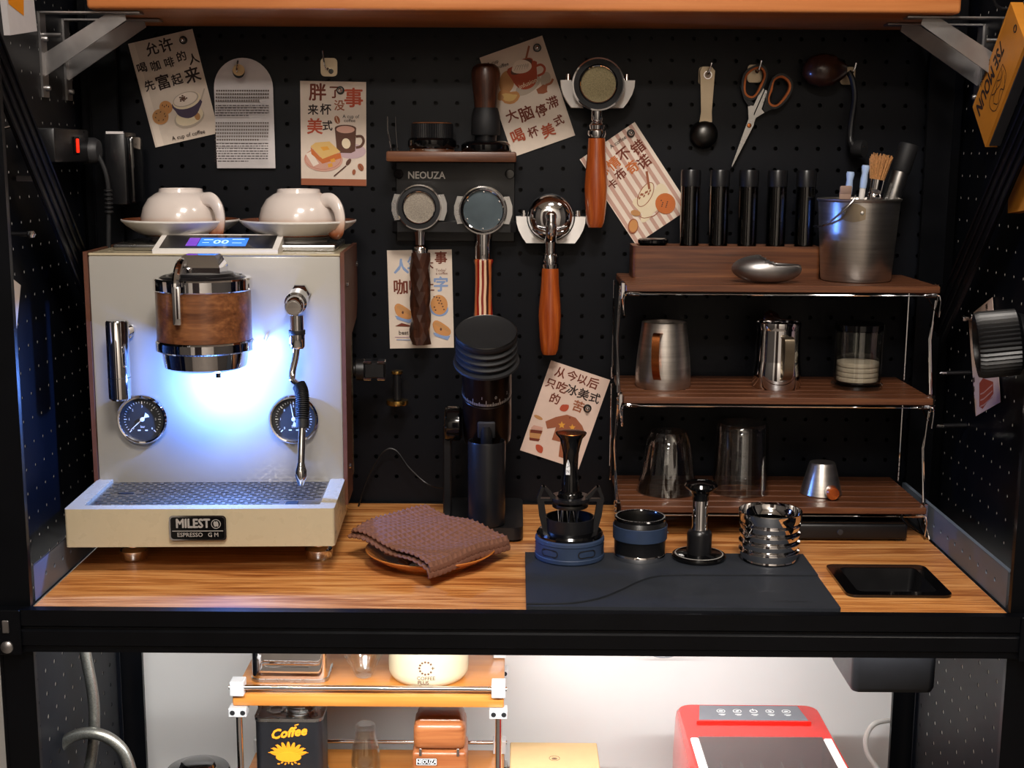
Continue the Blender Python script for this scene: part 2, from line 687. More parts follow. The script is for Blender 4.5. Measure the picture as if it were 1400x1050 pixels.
    def part(s, name, mats, parent, label=None, kind=None, angle=35, M=None):
        mats = [mats] if isinstance(mats, str) else mats
        o = bpy.data.objects.new(name, s.mesh(name, mats, angle))
        COL.objects.link(o)
        o.parent = parent
        if M is not None:
            o.matrix_local = M
        if label:
            o['label'] = label
        if kind:
            o['kind'] = kind
        return o

    def solo(s, name, mats, label, cat, group=None, loc=(0, 0, 0), rot=(0, 0, 0), kind=None, angle=35):
        o = s.part(name, mats, None, None, kind, angle)
        o.location = loc
        o.rotation_euler = [math.radians(a) for a in rot]
        if kind != 'structure':
            o['label'] = label
            o['category'] = cat
        if group:
            o['group'] = group
        return o


def thing(name, label, cat, loc=(0, 0, 0), rot=(0, 0, 0), group=None):
    o = bpy.data.objects.new(name, None)
    o.empty_display_size = .02
    COL.objects.link(o)
    o.location = loc
    o.rotation_euler = [math.radians(a) for a in rot]
    o['label'] = label
    o['category'] = cat
    if group:
        o['group'] = group
    return o


def dup(root, loc, label=None, rot=None):
    r = root.copy()
    COL.objects.link(r)
    r.location = loc
    if rot is not None:
        r.rotation_euler = [math.radians(a) for a in rot]
    if label:
        r['label'] = label
    for ch in list(root.children):
        c = ch.copy()
        COL.objects.link(c)
        c.parent = r
        for g in ch.children:
            d = g.copy()
            COL.objects.link(d)
            d.parent = c
    return r


# ================================================================== the room
def struct(name, x0, x1, y0, y1, z0, z1, m):
    return MB().box(x0, x1, y0, y1, z0, z1).solo(name, m, None, None, kind='structure')


struct('floor', -1.6, 1.6, -2.9, .70, -.90, -.85, 'floor_tile')
struct('ceiling', -1.6, 1.6, -2.9, .70, 1.75, 1.80, 'ceiling_paint')
struct('wall_back', -1.6, 1.6, .56, .62, -.85, 1.75, 'wall_paint')
struct('wall_left', -1.6, -1.5, -2.9, .56, -.85, 1.75, 'side_wall')
struct('wall_right', 1.5, 1.6, -2.9, .56, -.85, 1.75, 'side_wall')
struct('wall_front', -1.5, 1.5, -2.9, -2.8, -.85, 1.75, 'room_wall')
struct('added_door', -.95, -.15, -2.80, -2.77, -.85, 1.15, 'added_door_dark')  # unseen door, added to put dark stripes into the chrome reflections

for i, (p, sz, pw, colr) in enumerate(CEIL_LAMPS):
    lamp = thing('ceiling_lamp', ['large square panel lamp on the ceiling in front of the rack', 'square panel lamp on the ceiling near the dark door',
                                  'small square panel lamp on the ceiling near the right room wall'][i], 'lamp', (p[0], p[1], 1.75))
    h = sz / 2
    b = MB()
    b.ring([(-h-.02, -h-.02), (h+.02, -h-.02), (h+.02, h+.02), (-h-.02, h+.02)], [(-h, -h), (h, -h), (h, h), (-h, h)], -.03, 0)
    b.part('lamp_frame', 'white_plastic', lamp)
    MB().box(-h, h, -h, h, -.02, -.001).part('diffuser', 'white_lamp', lamp)
    area_light('ceiling_lamp_light', (0, 0, -.035), sz, pw, colr, (0, 0, -1), parent=lamp)

# ================================================================== rack
PEG_Y = .50
rack = thing('storage_rack', 'black steel boltless storage rack that carries the counter', 'rack')


def post(x, y, sx, sy, z0, z1, zo=0.0):
    """angle-iron upright with keyhole slots: one flange across, one along the depth; corner at (x, y)"""
    b = MB()
    wd, th = .038, .0022
    ph = .05
    # flange facing the room
    xa, xb = (x, x + sx * wd) if sx > 0 else (x + sx * wd, x)
    b.perf(xa, xb, z0, z1, (xa + xb) / 2, zo, .036, ph, .0055, .012, th, T(0, y, 0) @ FRONT)
    b.perf(xa, xb, z0, z1, (xa + xb) / 2, zo, .036, ph, .0055, .012, 0, T(0, y + th, 0) @ FRONT)
    # flange along the side
    ya, yb = (y, y + sy * wd) if sy > 0 else (y + sy * wd, y)
    Ms = T(x, 0, 0) @ R('Z', 90) @ FRONT
    b.perf(ya, yb, z0, z1, (ya + yb) / 2, zo, .036, ph, .0055, .012, th, Ms)
    b.perf(ya, yb, z0, z1, (ya + yb) / 2, zo, .036, ph, .0055, .012, 0, T(-th, 0, 0) @ Ms)
    # rolled corner lips
    b.box(x - .002, x + .002, y - .002, y + .003, z0, z1, .0012, 1)
    xe = x + sx * wd
    b.box(xe - .0015, xe + .0015, y - .0005, y + .008, z0, z1)
    return b.part('post', 'black_steel', rack)


post(-.632, .0, 1, 1, -.85, 1.05, .013)
post(.632, .0, -1, 1, -.85, 1.05, .013)
post(-.640, .462, 1, -1, -.85, 1.05, .028)
post(.640, .462, -1, -1, -.85, 1.05, .028)

# front beam: folded profile with two grooves
prof = [(0, .0015), (-.014, .0015), (-.014, -.018), (-.010, -.021), (-.010, -.0235), (-.013, -.026), (-.013, -.043),
        (-.0095, -.0455), (-.0095, -.053), (0, -.053), (0, -.050), (-.007, -.050), (-.007, -.0015), (0, -.0015)]
Mx = Matrix(((0, 0, 1, 0), (1, 0, 0, 0), (0, 1, 0, 0), (0, 0, 0, 1)))      # outline (Y,Z) extruded along X
MB().prism(prof, -.634, .634, Mx).part('front_beam', 'black_steel', rack)
MB().prism([(y_ * -1 + .49, z_) for y_, z_ in prof], -.602, .602, Mx).part('back_beam', 'black_steel', rack)
# end plates with bolts on the front beam
for sx in (-1, 1):
    MB().box(sx * .617 - .017, sx * .617 + .017, -.0175, -.014, -.054, .002, .001, 1).part('end_plate', 'black_steel', rack)
    b = MB().lathe([(0, .0045), (.0045, .004), (.0075, .002), (.0078, 0), (0, 0)], 16, T(sx * .617, -.0175, -.044) @ FRONT)
    b.part('bolt', 'zinc', rack)
    b = MB().box(-.004, .004, -.003, 0, -.008, .008, .001, 1, T(sx * .617, -.0172, -.018))
    b.part('hook_tab', 'zinc', rack)
# pale perforated side rails lying along both counter ends
for sx in (-1, 1):
    b = MB()
    b.perf(.02, .46, .001, .047, .06, .024, .030, .036, .003, .003, .0015, T(sx * .594, 0, 0) @ (R('Z', 90) @ FRONT if sx < 0 else T(0, .48, 0) @ R('Z', -90) @ FRONT))
    b.box(sx * .594 - .0002 if sx < 0 else .5945, sx * .594 + .0000 if sx < 0 else .600, .02, .46, .046, .0475)
    b.part('side_rail', 'grey_rail', rack)
# folded diagonal braces high on both sides
for sx in (-1, 1):
    outl = [(-.06, .775), (-.06, .700), (.345, .285), (.40, .300)]
    b = MB()
    b.prism(outl, sx * .606 - .002, sx * .606 + .002, Mx)
    for t0 in (.0, .33, .66, 1.0):
        p0 = Vector((-.06, .775)).lerp(Vector((-.06, .700)), t0)
        p1 = Vector((.40, .300)).lerp(Vector((.345, .285)), t0)
        b.tube([(sx * .603, p0.x, p0.y), (sx * .603, p1.x, p1.y)], .0022, 6)
    b.part('diagonal_brace', 'black_steel', rack)

# counter
b = MB()
hx0, hx1, hy0, hy1 = .4225, .5315, .066, .1715
for x_a, x_b, y_a, y_b in ((-.590, hx0, -.002, .4985), (hx1, .590, -.002, .4985), (hx0, hx1, -.002, hy0), (hx0, hx1, hy1, .4985)):
    vs = [(x_a, y_a), (x_b, y_a), (x_b, y_b), (x_a, y_b)]
    b.add([(x, y, 0) for x, y in vs], [(0, 1, 2, 3)])
    b.add([(x, y, -.0175) for x, y in vs], [(3, 2, 1, 0)])
for pts, fl in (([(-.590, -.002), (.590, -.002), (.590, .4985), (-.590, .4985)], False), ([(hx0, hy0), (hx1, hy0), (hx1, hy1), (hx0, hy1)], True)):
    for i in range(4):
        (xa, ya), (xb, yb) = pts[i], pts[(i + 1) % 4]
        f = (0, 1, 2, 3)
        b.add([(xa, ya, -.0175), (xb, yb, -.0175), (xb, yb, 0), (xa, ya, 0)], [f if not fl else tuple(reversed(f))])
b.solo('countertop', 'oak', 'long oak-grain wooden countertop resting on the black rack', 'countertop')

# ------------------------------------------------------------------ pegboards
h0 = at(389.7, 49.7, Y=PEG_Y)
h1 = at(683.6, 53.0, Y=PEG_Y)
PITCH = (h1.x - h0.x) / 9.6 * 9.6 / round((683.6 - 389.7) / 30.4)
b = MB()
b.perf(-.650, .650, .001, 1.0, h0.x, h0.z, PITCH, PITCH, .0034, .0034, .0012, T(0, PEG_Y, 0) @ FRONT)
peg = thing('pegboard', 'wide black steel pegboard standing behind the counter', 'pegboard', (0, 0, 0))
b.part('perforated_sheet', 'black_peg', peg)
MB().box(-.650, .650, PEG_Y + .002, PEG_Y + .012, .0, .004).part('bottom_flange', 'black_peg', peg)
for sx in (-1, 1):
    MB().box(sx * .649 - .0015, sx * .649 + .0015, PEG_Y - .004, PEG_Y + .012, .001, 1.0).part('edge_flange', 'black_peg', peg)
MB().box(-.648, .648, PEG_Y + .020, PEG_Y + .024, .0, 1.0).part('backing_panel', 'black_plastic', peg)

for sx, lab in ((-1, 'black side pegboard behind the power strip beside the espresso machine'), (1, 'black side pegboard behind the orange coffee bags')):
    pg = thing('side_pegboard', lab, 'pegboard', (sx * .648, 0, 0))
    M0 = R('Z', 90) @ FRONT if sx < 0 else T(0, .496, 0) @ R('Z', -90) @ FRONT
    b = MB()
    b.perf(.04, .456, -.052, 1.0, .06, .068, PITCH, PITCH, .0023, .0023, .0008, M0)
    b.part('perforated_sheet', 'black_peg', pg)
    b = MB()
    MB().box(-.002, .002, .4555, .4585, -.05, 1.0).part('edge_flange', 'black_peg', pg)
    MB().box(-.002, .002, .039, .042, -.05, 1.0).part('edge_flange', 'black_peg', pg)
for sx, lab in ((-1, 'black pegboard side below the counter behind the braided hose'), (1, 'black pegboard side below the counter beside the hanging black bin')):
    pg = thing('side_pegboard', lab, 'pegboard', (sx * .626, 0, 0))
    M0 = R('Z', 90) @ FRONT if sx < 0 else T(0, .46, 0) @ R('Z', -90) @ FRONT
    b = MB()
    b.perf(.04, .42, -.80, -.056, .06, -.10, PITCH, PITCH, .0032, .0032, .0008, M0)
    b.part('perforated_sheet', 'black_peg', pg)
    MB().box(-.004, .004, .418, .421, -.80, -.056).part('edge_flange', 'black_peg', pg)

# lower deck of the rack (below the picture) that carries what stands under the counter
MB().box(-.59, .59, .0, .47, -.636, -.62, .001, 1).solo('lower_deck', 'dark_grey', 'dark lower deck of the rack under the red ice maker', 'shelf board')

# lamp strip mounted under the counter
strip = thing('strip_lamp', 'slim white strip lamp fixed under the counter', 'lamp', (.0, .035, -.0178))
MB().box(-.54, .54, -.008, .008, -.012, 0, .002, 1).part('lamp_body', 'white_plastic', strip)
MB().box(-.53, .53, -.006, .006, -.0135, -.012).part('diffuser', 'strip_white', strip)
area_light('strip_lamp_light', (0, .002, -.016), 1.06, STRIP_POWER, (.95, .98, 1.0), (0, .7, -1), .012, strip)

# ------------------------------------------------------------------ wooden shelf over the pegboard
MB().box(-.577, .577, .27, .4985, .7305, .7725, .005, 3).solo('wall_shelf', 'beech_shelf', 'long thick beech board shelf over the pegboard', 'shelf')


def bracket(sx, y, lab):
    r = thing('shelf_bracket', lab, 'bracket', (sx * .6465, y, .7290), group='metal brackets under the wooden shelf')
    MB().box(-.0015, .0015, -.011, .011, -.112, 0).part('wall_plate', 'zinc', r)
    MB().box(min(0, -sx * .135), max(0, -sx * .135), -.011, .011, -.0022, 0).part('arm', 'zinc', r)
    MB().prism([(0, -.085), (0, -.055), (-sx * .088, -.002), (-sx * .112, -.002), (-sx * .114, -.010)], -.001, .001, FRONT).part('strut', 'zinc', r)
    for z_ in (-.035, -.10):
        MB().lathe([(0, .006), (.003, .0058), (.0045, .003), (.0045, 0), (0, 0)], 12, T(-sx * .0015, 0, z_) @ R('Y', -sx * 90)).part('bolt', 'zinc', r)
    MB().tube([(-sx * .0015, -.002, -.03), (-sx * .026, -.002, -.03)], .0028, 8).part('screw_rod', 'zinc', r)
    return r


bracket(-1, .297, 'zinc shelf bracket at the shelf front, above the power strip')
bracket(-1, .391, 'zinc shelf bracket nearer the pegboard, above the power strip')
bracket(1, .297, 'zinc shelf bracket at the shelf front, above the orange bags')
bracket(1, .391, 'zinc shelf bracket nearer the pegboard, above the orange bags')
# ================================================================== espresso machine
mach = thing('espresso_machine', 'cream espresso machine with walnut group head and two gauges', 'coffee machine', (-.4128, .116, 0), (0, 0, 2.3))
YP, ZT = .157, .409
MB().box(-.168, .168, YP + .004, .362, .050, ZT - .004, .004, 2).part('body', 'cream', mach)
MB().box(-.171, .171, YP, YP + .010, .085, ZT - .003, .003, 2).part('front_panel', 'cream_panel', mach)
MB().box(-.171, .171, YP - .001, .364, ZT - .004, ZT, .0015, 1).part('top_plate', 'cream', mach)
MB().box(-.150, .160, .205, .358, ZT, ZT + .009, .003, 2).part('cup_tray', 'steel', mach)
# brown side panels, cut narrower below
for sx in (-1, 1):
    o = [(YP - .004, .056), (YP - .004, ZT + .002), (.366, ZT + .002), (.366, .325), (.345, .300), (.255, .285), (.235, .265), (.235, .056)]
    b = MB().prism(o, min(sx * .171, sx * .1765), max(sx * .171, sx * .1765), Mx)
    sp = b.part('side_panel', 'brown_leather', mach)
    for (y_, z_) in ((.185, .365), (.185, .105), (.35, .38)):
        MB().lathe([(0, .003), (.003, .0025), (.0042, 0), (0, 0)], 12, T(sx * .1765, y_, z_) @ R('Y', sx * 90)).part('screw', 'chrome', sp)
# drip tray: sloped frame, recessed pan, perforated grate, feet
b = MB()
b.ring(rrect(-.1725, 0, .1725, .172, .004, 3), rrect(-.152, .020, .152, .158, .002, 3), .042, .0925)
b.box(-.160, .160, .012, .165, .0415, .047)
tray = b.part('drip_tray', 'cream', mach)
MB().box(-.152, .152, .02, .157, .050, .066).part('pan', 'dark_grey', tray)
g = MB()
px_, py_ = .0128, .0062
rows = 15
px_ = .0150
for j in range(rows):
    off = (j % 2) * px_ / 2
    ya = .0215 + j * .0090
    g.perf(-.151, .151, ya, ya + .0090, off, ya + .0045, px_, .0080, .0056, .0027, .0015, T(0, 0, .0885), n=4,
           skip=lambda mx, my: (abs(mx + .118) < .016 and abs(my - .095) < .008) or (mx > .095 and my < .058))
g.part('grate', 'steel', tray, angle=20)
MB().prism(ell(-.118, .095, .011, .004), .0886, .0892).part('finger_hole', 'groove_dark', tray)
MB().prism(rrect(.105, .030, .121, .050, .004), .0886, .0892).part('finger_hole', 'groove_dark', tray)
MB().box(-.150, .150, .012, .0205, .0875, .0915).part('grate_rim', 'steel', tray)
for x_, y_ in ((-.108, .085), (.142, .085), (-.108, .32), (.142, .32)):
    MB().lathe([(0, 0), (.0175, 0), (.019, .003), (.0185, .013), (.016, .016), (.0095, .018), (.0095, .043), (0, .043)], 28, T(x_, y_, 0)).part('foot', 'chrome', mach)
# name plate
b = MB()
b.prism(rrect(-.0365, -.0165, .0365, .0165, .005), 0, .0022, T(-.002, -.0032, .0685) @ FRONT)
pl = b.part('name_plate', 'chrome', mach)
b = MB().prism(rrect(-.0345, -.0145, .0345, .0145, .004), .0018, .0026, T(-.002, -.0032, .0685) @ FRONT)
b.part('plate_face', 'black_gloss', pl)
b = MB()
Mt = T(-.002, -.0060, .0685) @ FRONT
b.text('MILEST', .0165, Mt @ T(-.006, .0058, 0), .0006, sx=.86)
b.ring(ell(.0235, .0055, .0062, n=24), ell(.0235, .0055, .0054, n=24), 0, .0002, Mt)
b.prism(ell(.0223, .0055, .0019, .0038, rot=8), 0, .0002, Mt)
b.prism(ell(.0250, .0055, .0017, .0038, rot=8), 0, .0002, Mt)
b.box(-.0325, .0325, -.0042, -.0032, 0, .0002, M=Mt)
b.text('ESPRESSO   G M', .0078, Mt @ T(0, -.0090, 0), .0001, sx=.98)
b.part('lettering', 'ink_silver', pl)
# display wedge on top
W0, W1 = -.083, .082
b = MB()
b.prism([(YP - .000, ZT - .001), (YP - .000, ZT + .005), (.222, ZT + .0225), (.228, ZT + .020), (.228, ZT - .001)], W0 - .001, W1 + .004, Mx)
disp = b.part('display', 'white_plastic', mach)
sl = math.degrees(math.atan2(.0175, .065))
Md = T(0, YP, ZT + .005) @ R('X', sl)
MB().box(W0 + .007, W1 - .004, .006, .061, -.0005, .0006, M=Md).part('display_glass', 'black_gloss', disp)
b = MB()
b.use(0).box(-.026, .040, .014, .048, .0007, .0009, M=Md)
b.use(1).box(-.042, -.027, .014, .048, .0007, .0009, M=Md)
b.use(2)
Mg = Md @ T(0, 0, .0011)
b.text('00', .022, Mg @ T(.004, .030, 0), .0003)
b.box(-.021, -.008, .0385, .0405, 0, .0001, M=Mg)
b.box(-.021, -.012, .0265, .0280, 0, .0001, M=Mg)
b.box(.018, .035, .0405, .0425, 0, .0001, M=Mg)
b.box(.020, .033, .0255, .0270, 0, .0001, M=Mg)
b.part('screen', ['screen_blue', 'screen_violet', 'screen_glyph'], disp, label='blue lit screen')
# group head
gx, gy = -.003, .088
G = T(gx, gy, 0)
gh = MB().lathe([(0, .262), (.046, .262), (.0535, .2655), (.0565, .288), (0, .288)], 48, G).part('group_head', 'chrome', mach)
MB().lathe([(0, .2865), (.062, .2865), (.0640, .2885), (.0640, .2990), (.0625, .301), (0, .301)], 56, G).part('lower_collar', 'chrome', gh)
MB().lathe([(.060, .301), (.0618, .3015), (.0618, .3665), (.060, .367), (0, .367)], 56, G).part('wood_sleeve', 'walnut_band', gh)
MB().lathe([(0, .3665), (.0625, .3665), (.0640, .368), (.0640, .381), (.0625, .383), (.056, .383), (0, .383)], 56, G).part('upper_collar', 'chrome', gh)
b = MB().lathe([(0, .3855), (.052, .3855), (.0545, .384), (.056, .3832), (0, .383)], 40, G)
b.lathe([(0, .389), (.040, .389), (.044, .386), (0, .385)], 40, G)
b.part('cover_disc', 'black_satin', gh)
for k in range(8):
    a = 2 * PI * k / 8 + .3
    MB().lathe([(0, .0012), (.002, .001), (.002, 0), (0, 0)], 10, T(gx + .049 * math.cos(a), gy + .049 * math.sin(a), .3853)).part('screw', 'dark_steel', gh)
# lever block + paddle
b = MB()
bm_o = [(-.030, -.024), (.027, -.024), (.030, .020), (-.030, .020)]
vs = []
for z_, k in ((.388, 1.0), (.397, 1.0), (.410, .78), (.413, .70)):
    vs += [(x * k, y * k, z_) for x, y in bm_o]
fs = [(3, 2, 1, 0), (12, 13, 14, 15)] + [(4 * r_ + i, 4 * r_ + (i + 1) % 4, 4 * r_ + 4 + (i + 1) % 4, 4 * r_ + 4 + i) for r_ in range(3) for i in range(4)]
b.add(vs, fs, G)
b.part('lever_block', 'chrome', gh, angle=20)
b = MB()
b.tube(smooth_path([(-.020, -.016, .404), (-.021, -.030, .405), (-.021, -.050, .398), (-.0205, -.066, .386), (-.0205, -.0695, .376)], 5), .0052, 10, M=G)
b.box(-.0255, -.0145, -.0735, -.0675, .328, .378, .0022, 2, M=G)
b.part('lever', 'chrome', gh)
# LEDs hung below the group head
for (x_, y_, z_), pw in (((.068, .130, .288), .14), ((.008, .116, .2420), .86)):
    led = MB().box(-.006, .006, -.003, .003, -.002, .002, .0008, 1, T(x_, y_, z_)).part('led', 'led_white', mach, label='lit white lamp')
    l = bpy.data.lights.new('group_led_light', 'POINT')
    l.energy = LED_POWER * pw
    l.color = (.11, .28, 1.0)
    l.shadow_soft_size = .006
    lo = bpy.data.objects.new('group_led_light', l)
    COL.objects.link(lo)
    lo.parent = mach
    lo.location = (x_, y_ - .004, z_ - .004)
MB().tube([(.068, .157, .296), (.068, .132, .290)], .003, 8).part('lamp_arm', 'chrome', mach)
MB().tube([(.008, .116, .264), (.008, .116, .244)], .004, 8).part('lamp_stem', 'chrome', mach)


def gauge(x, z, needle):
    Mg = T(x, YP, z) @ FRONT
    gg = MB().lathe([(.033, 0), (.0345, .002), (.0345, .009), (.0325, .0115), (.0305, .011), (.0295, .008), (.0295, .004)], 48, Mg).part('gauge', 'chrome', mach)
    MB().lathe([(0, .0052), (.0296, .0050), (.0296, 0)], 40, Mg).part('dial', 'gauge_face', gg)
    b = MB()
    for k in range(31):
        a = math.radians(225 - 270 * k / 30)
        r0 = .0215 if k % 5 == 0 else .0232
        c_, s_ = math.cos(a), math.sin(a)
        b.stroke([(r0 * c_, r0 * s_), (.0255 * c_, .0255 * s_)], .0011 if k % 5 == 0 else .0006, .0055, Mg)
    for k in range(7):
        a = math.radians(225 - 270 * k / 6)
        b.text(str(k), .0045, Mg @ T(.0182 * math.cos(a), .0182 * math.sin(a), .0055))
    b.text('bar', .0048, Mg @ T(0, -.0105, .0055))
    b.stroke([(-.007, -.0155), (-.003, -.0155)], .0016, .0055, Mg)
    b.stroke([(.003, -.0155), (.007, -.0155)], .0016, .0055, Mg)
    b.part('dial_marks', 'ink_white', gg)
    b = MB()
    Mn = Mg @ R('Z', needle)
    b.prism([(0, .0008), (.022, .0003), (.022, -.0003), (0, -.0008), (-.005, -.0012), (-.0095, -.0038), (-.0105, 0), (-.0095, .0038), (-.005, .0012)], .0060, .0066, Mn)
    b.lathe([(0, .0085), (.0028, .008), (.0030, .006), (0, .006)], 16, Mg)
    b.part('needle', 'ink_white', gg)


gauge(-.1057, .1795, 222)
gauge(.1030, .1795, 100)

# hot water spout
b = MB().lathe([(0, .2135), (.0125, .2135), (.0150, .216), (.0150, .3195), (.0135, .322), (0, .322)], 32, T(-.1258, .118, 0))
wt = b.part('water_spout', 'chrome', mach)
MB().lathe([(.0151, .2440), (.0153, .2445), (.0151, .2450)], 32, T(-.1258, .118, 0)).part('seam', 'dark_steel', wt)
b = MB().lathe([(0, .040), (.008, .040), (.008, .006), (.011, .006), (.0115, 0), (0, 0)], 24, T(-.1225, YP, .303) @ FRONT)
b.part('spout_stem', 'chrome', wt)

# steam valve and wand
b = MB().lathe([(0, .012), (.0135, .012), (.0145, .010), (.0145, 0), (0, 0)], 6, T(.116, YP, .355) @ FRONT)
sv = b.part('steam_valve', 'chrome', mach, angle=20)
b = MB().lathe([(0, .070), (.0105, .070), (.0125, .067), (.0125, .048), (.0150, .046), (.0150, .024), (.0105, .021), (.0105, .008), (0, .008)], 32, T(.1145, YP, .3535) @ FRONT @ R('X', 9))
b.part('valve_body', 'chrome', sv)
MB().lathe([(0, .0712), (.0085, .0708), (.0085, .0695), (0, .0695)], 24, T(.1145, YP, .3535) @ FRONT @ R('X', 9)).part('end_cap', 'brushed', sv)
b = MB().lathe([(0, .285), (.0090, .285), (.0108, .288), (.0108, .304), (.0095, .305), (.0095, .330), (0, .330)], 28, T(.1155, .112, 0))
b.part('collar', 'chrome', sv)
MB().lathe([(.0110, .304), (.0112, .3045), (.0112, .3095), (.0110, .310), (0, .31), (0, .304)], 28, T(.1155, .112, 0)).part('collar_seal', 'black_rubber', sv)
path = smooth_path([(.1150, .112, .290), (.1125, .112, .272), (.1085, .110, .254), (.1095, .104, .243), (.1180, .098, .237), (.1225, .092, .228), (.1245, .084, .210), (.1245, .076, .190), (.1240, .066, .160), (.1235, .058, .132)], 5)
wd = MB().tube(path, .0048, 14).part('steam_wand', 'chrome', mach)
sp_ = [p for p in path if .193 < p.z < .2372]
rr = []
dense = smooth_path([tuple(p) for p in sp_], 6)
b = MB().tube(dense, [.0082 + .0013 * (1 if (i // 2) % 2 else -1) for i in range(len(dense))], 16)
b.lathe([(0, 0), (.0088, 0), (.0088, -.012), (0, -.012)], 18, T(*dense[-1]) @ R('X', -16))
b.part('rubber_sleeve', 'black_rubber', wd)
b = MB().lathe([(0, -.022), (.0035, -.022), (.0052, -.017), (.0078, -.010), (.0078, -.002), (.0058, .004), (.0050, .008), (0, .008)], 24, T(.1235, .0575, .131) @ R('X', -10))
b.part('wand_tip', 'chrome', wd)
# knob on the right flank with its linkage block
b = MB().lathe([(0, .018), (.013, .018), (.0165, .015), (.0165, .004), (.010, .002), (.010, 0), (0, 0)], 28, T(.1765, .285, .228) @ R('Y', 90))
kb = b.part('side_knob', 'black_plastic', mach)
b2 = MB().box(.192, .2225, .272, .298, .2165, .2395, .002, 1)
b2.part('linkage_block', 'black_plastic', kb)
for x_ in (.197, .2175):
    for z_ in (.2155, .2405):
        MB().box(x_ - .006, x_ + .006, .270, .300, z_ - .0016, z_ + .0016, .0008, 1).part('pin', 'chrome', kb)

# ------------------------------------------------------------------ cups and saucers on the machine
zramp('cup_glaze', [(0, '#5a2c17'), (.10, '#8a4a28'), (.30, '#c7a690'), (.45, '#d6c9c0'), (1, '#dcd1ca')], 0, .058, .2, .6, .06)


def cup_set(px, py_, lab):
    y_ = .392
    sx_ = at(px, 322, Y=y_).x
    z0 = ZT + .0092
    sc = thing('saucer', lab + ' saucer, holding the cup turned upside down', 'saucer', (sx_, y_, z0), group='saucers on the espresso machine')
    b = MB()
    b.lathe([(0, .001), (.036, .001), (.038, 0), (.041, 0), (.042, .003), (.060, .0095), (.077, .0185), (.0835, .0235), (.0838, .0252), (.0825, .0255)], 56)
    b.part('dish', 'white_plastic', sc, M=S(1, 1, 1.25))
    MB().lathe([(.0825, .0255), (.0745, .0215), (.058, .0135), (.040, .0065), (0, .006)], 56).part('inner_glaze', 'saucer_brown', sc, M=S(1, 1, 1.25))
    cp = thing('coffee_cup', lab + ' upside-down cup with brown rim glaze and loop handle', 'cup', (sx_ + .002, y_ - .002, z0 + .0092), (0, 0, -32), group='cups on the espresso machine')
    b = MB()
    b.lathe([(.0530, .0), (.0548, .001), (.0562, .010), (.0560, .022), (.0525, .035), (.0450, .0465), (.0350, .0530), (.0305, .0548), (.0295, .0590), (.0275, .0595), (.0265, .0560), (0, .0550)], 56)
    b.lathe([(0, .050), (.033, .0495), (.043, .0435), (.050, .033), (.0535, .021), (.0536, .010), (.0530, 0)], 56)
    b.part('bowl', 'cup_glaze', cp, M=S(1.03, 1.03, 1.12))
    path = smooth_path([(.046, 0, .0455), (.060, 0, .0455), (.0705, 0, .036), (.0745, 0, .021), (.0725, 0, .008), (.066, 0, .0045), (.058, 0, .0085), (.0535, 0, .0125)], 5)
    MB().tube(path, [.0052 + .0018 * abs(math.cos(i * PI / len(path))) for i in range(len(path))], 12, flat=1.35).part('handle', 'cup_glaze', cp, M=S(1.03, 1.03, 1.12))


cup_set(248, 330, 'white round-bellied set beside the power adapter:')
cup_set(408, 332, 'white round-bellied set below the toast postcard:')
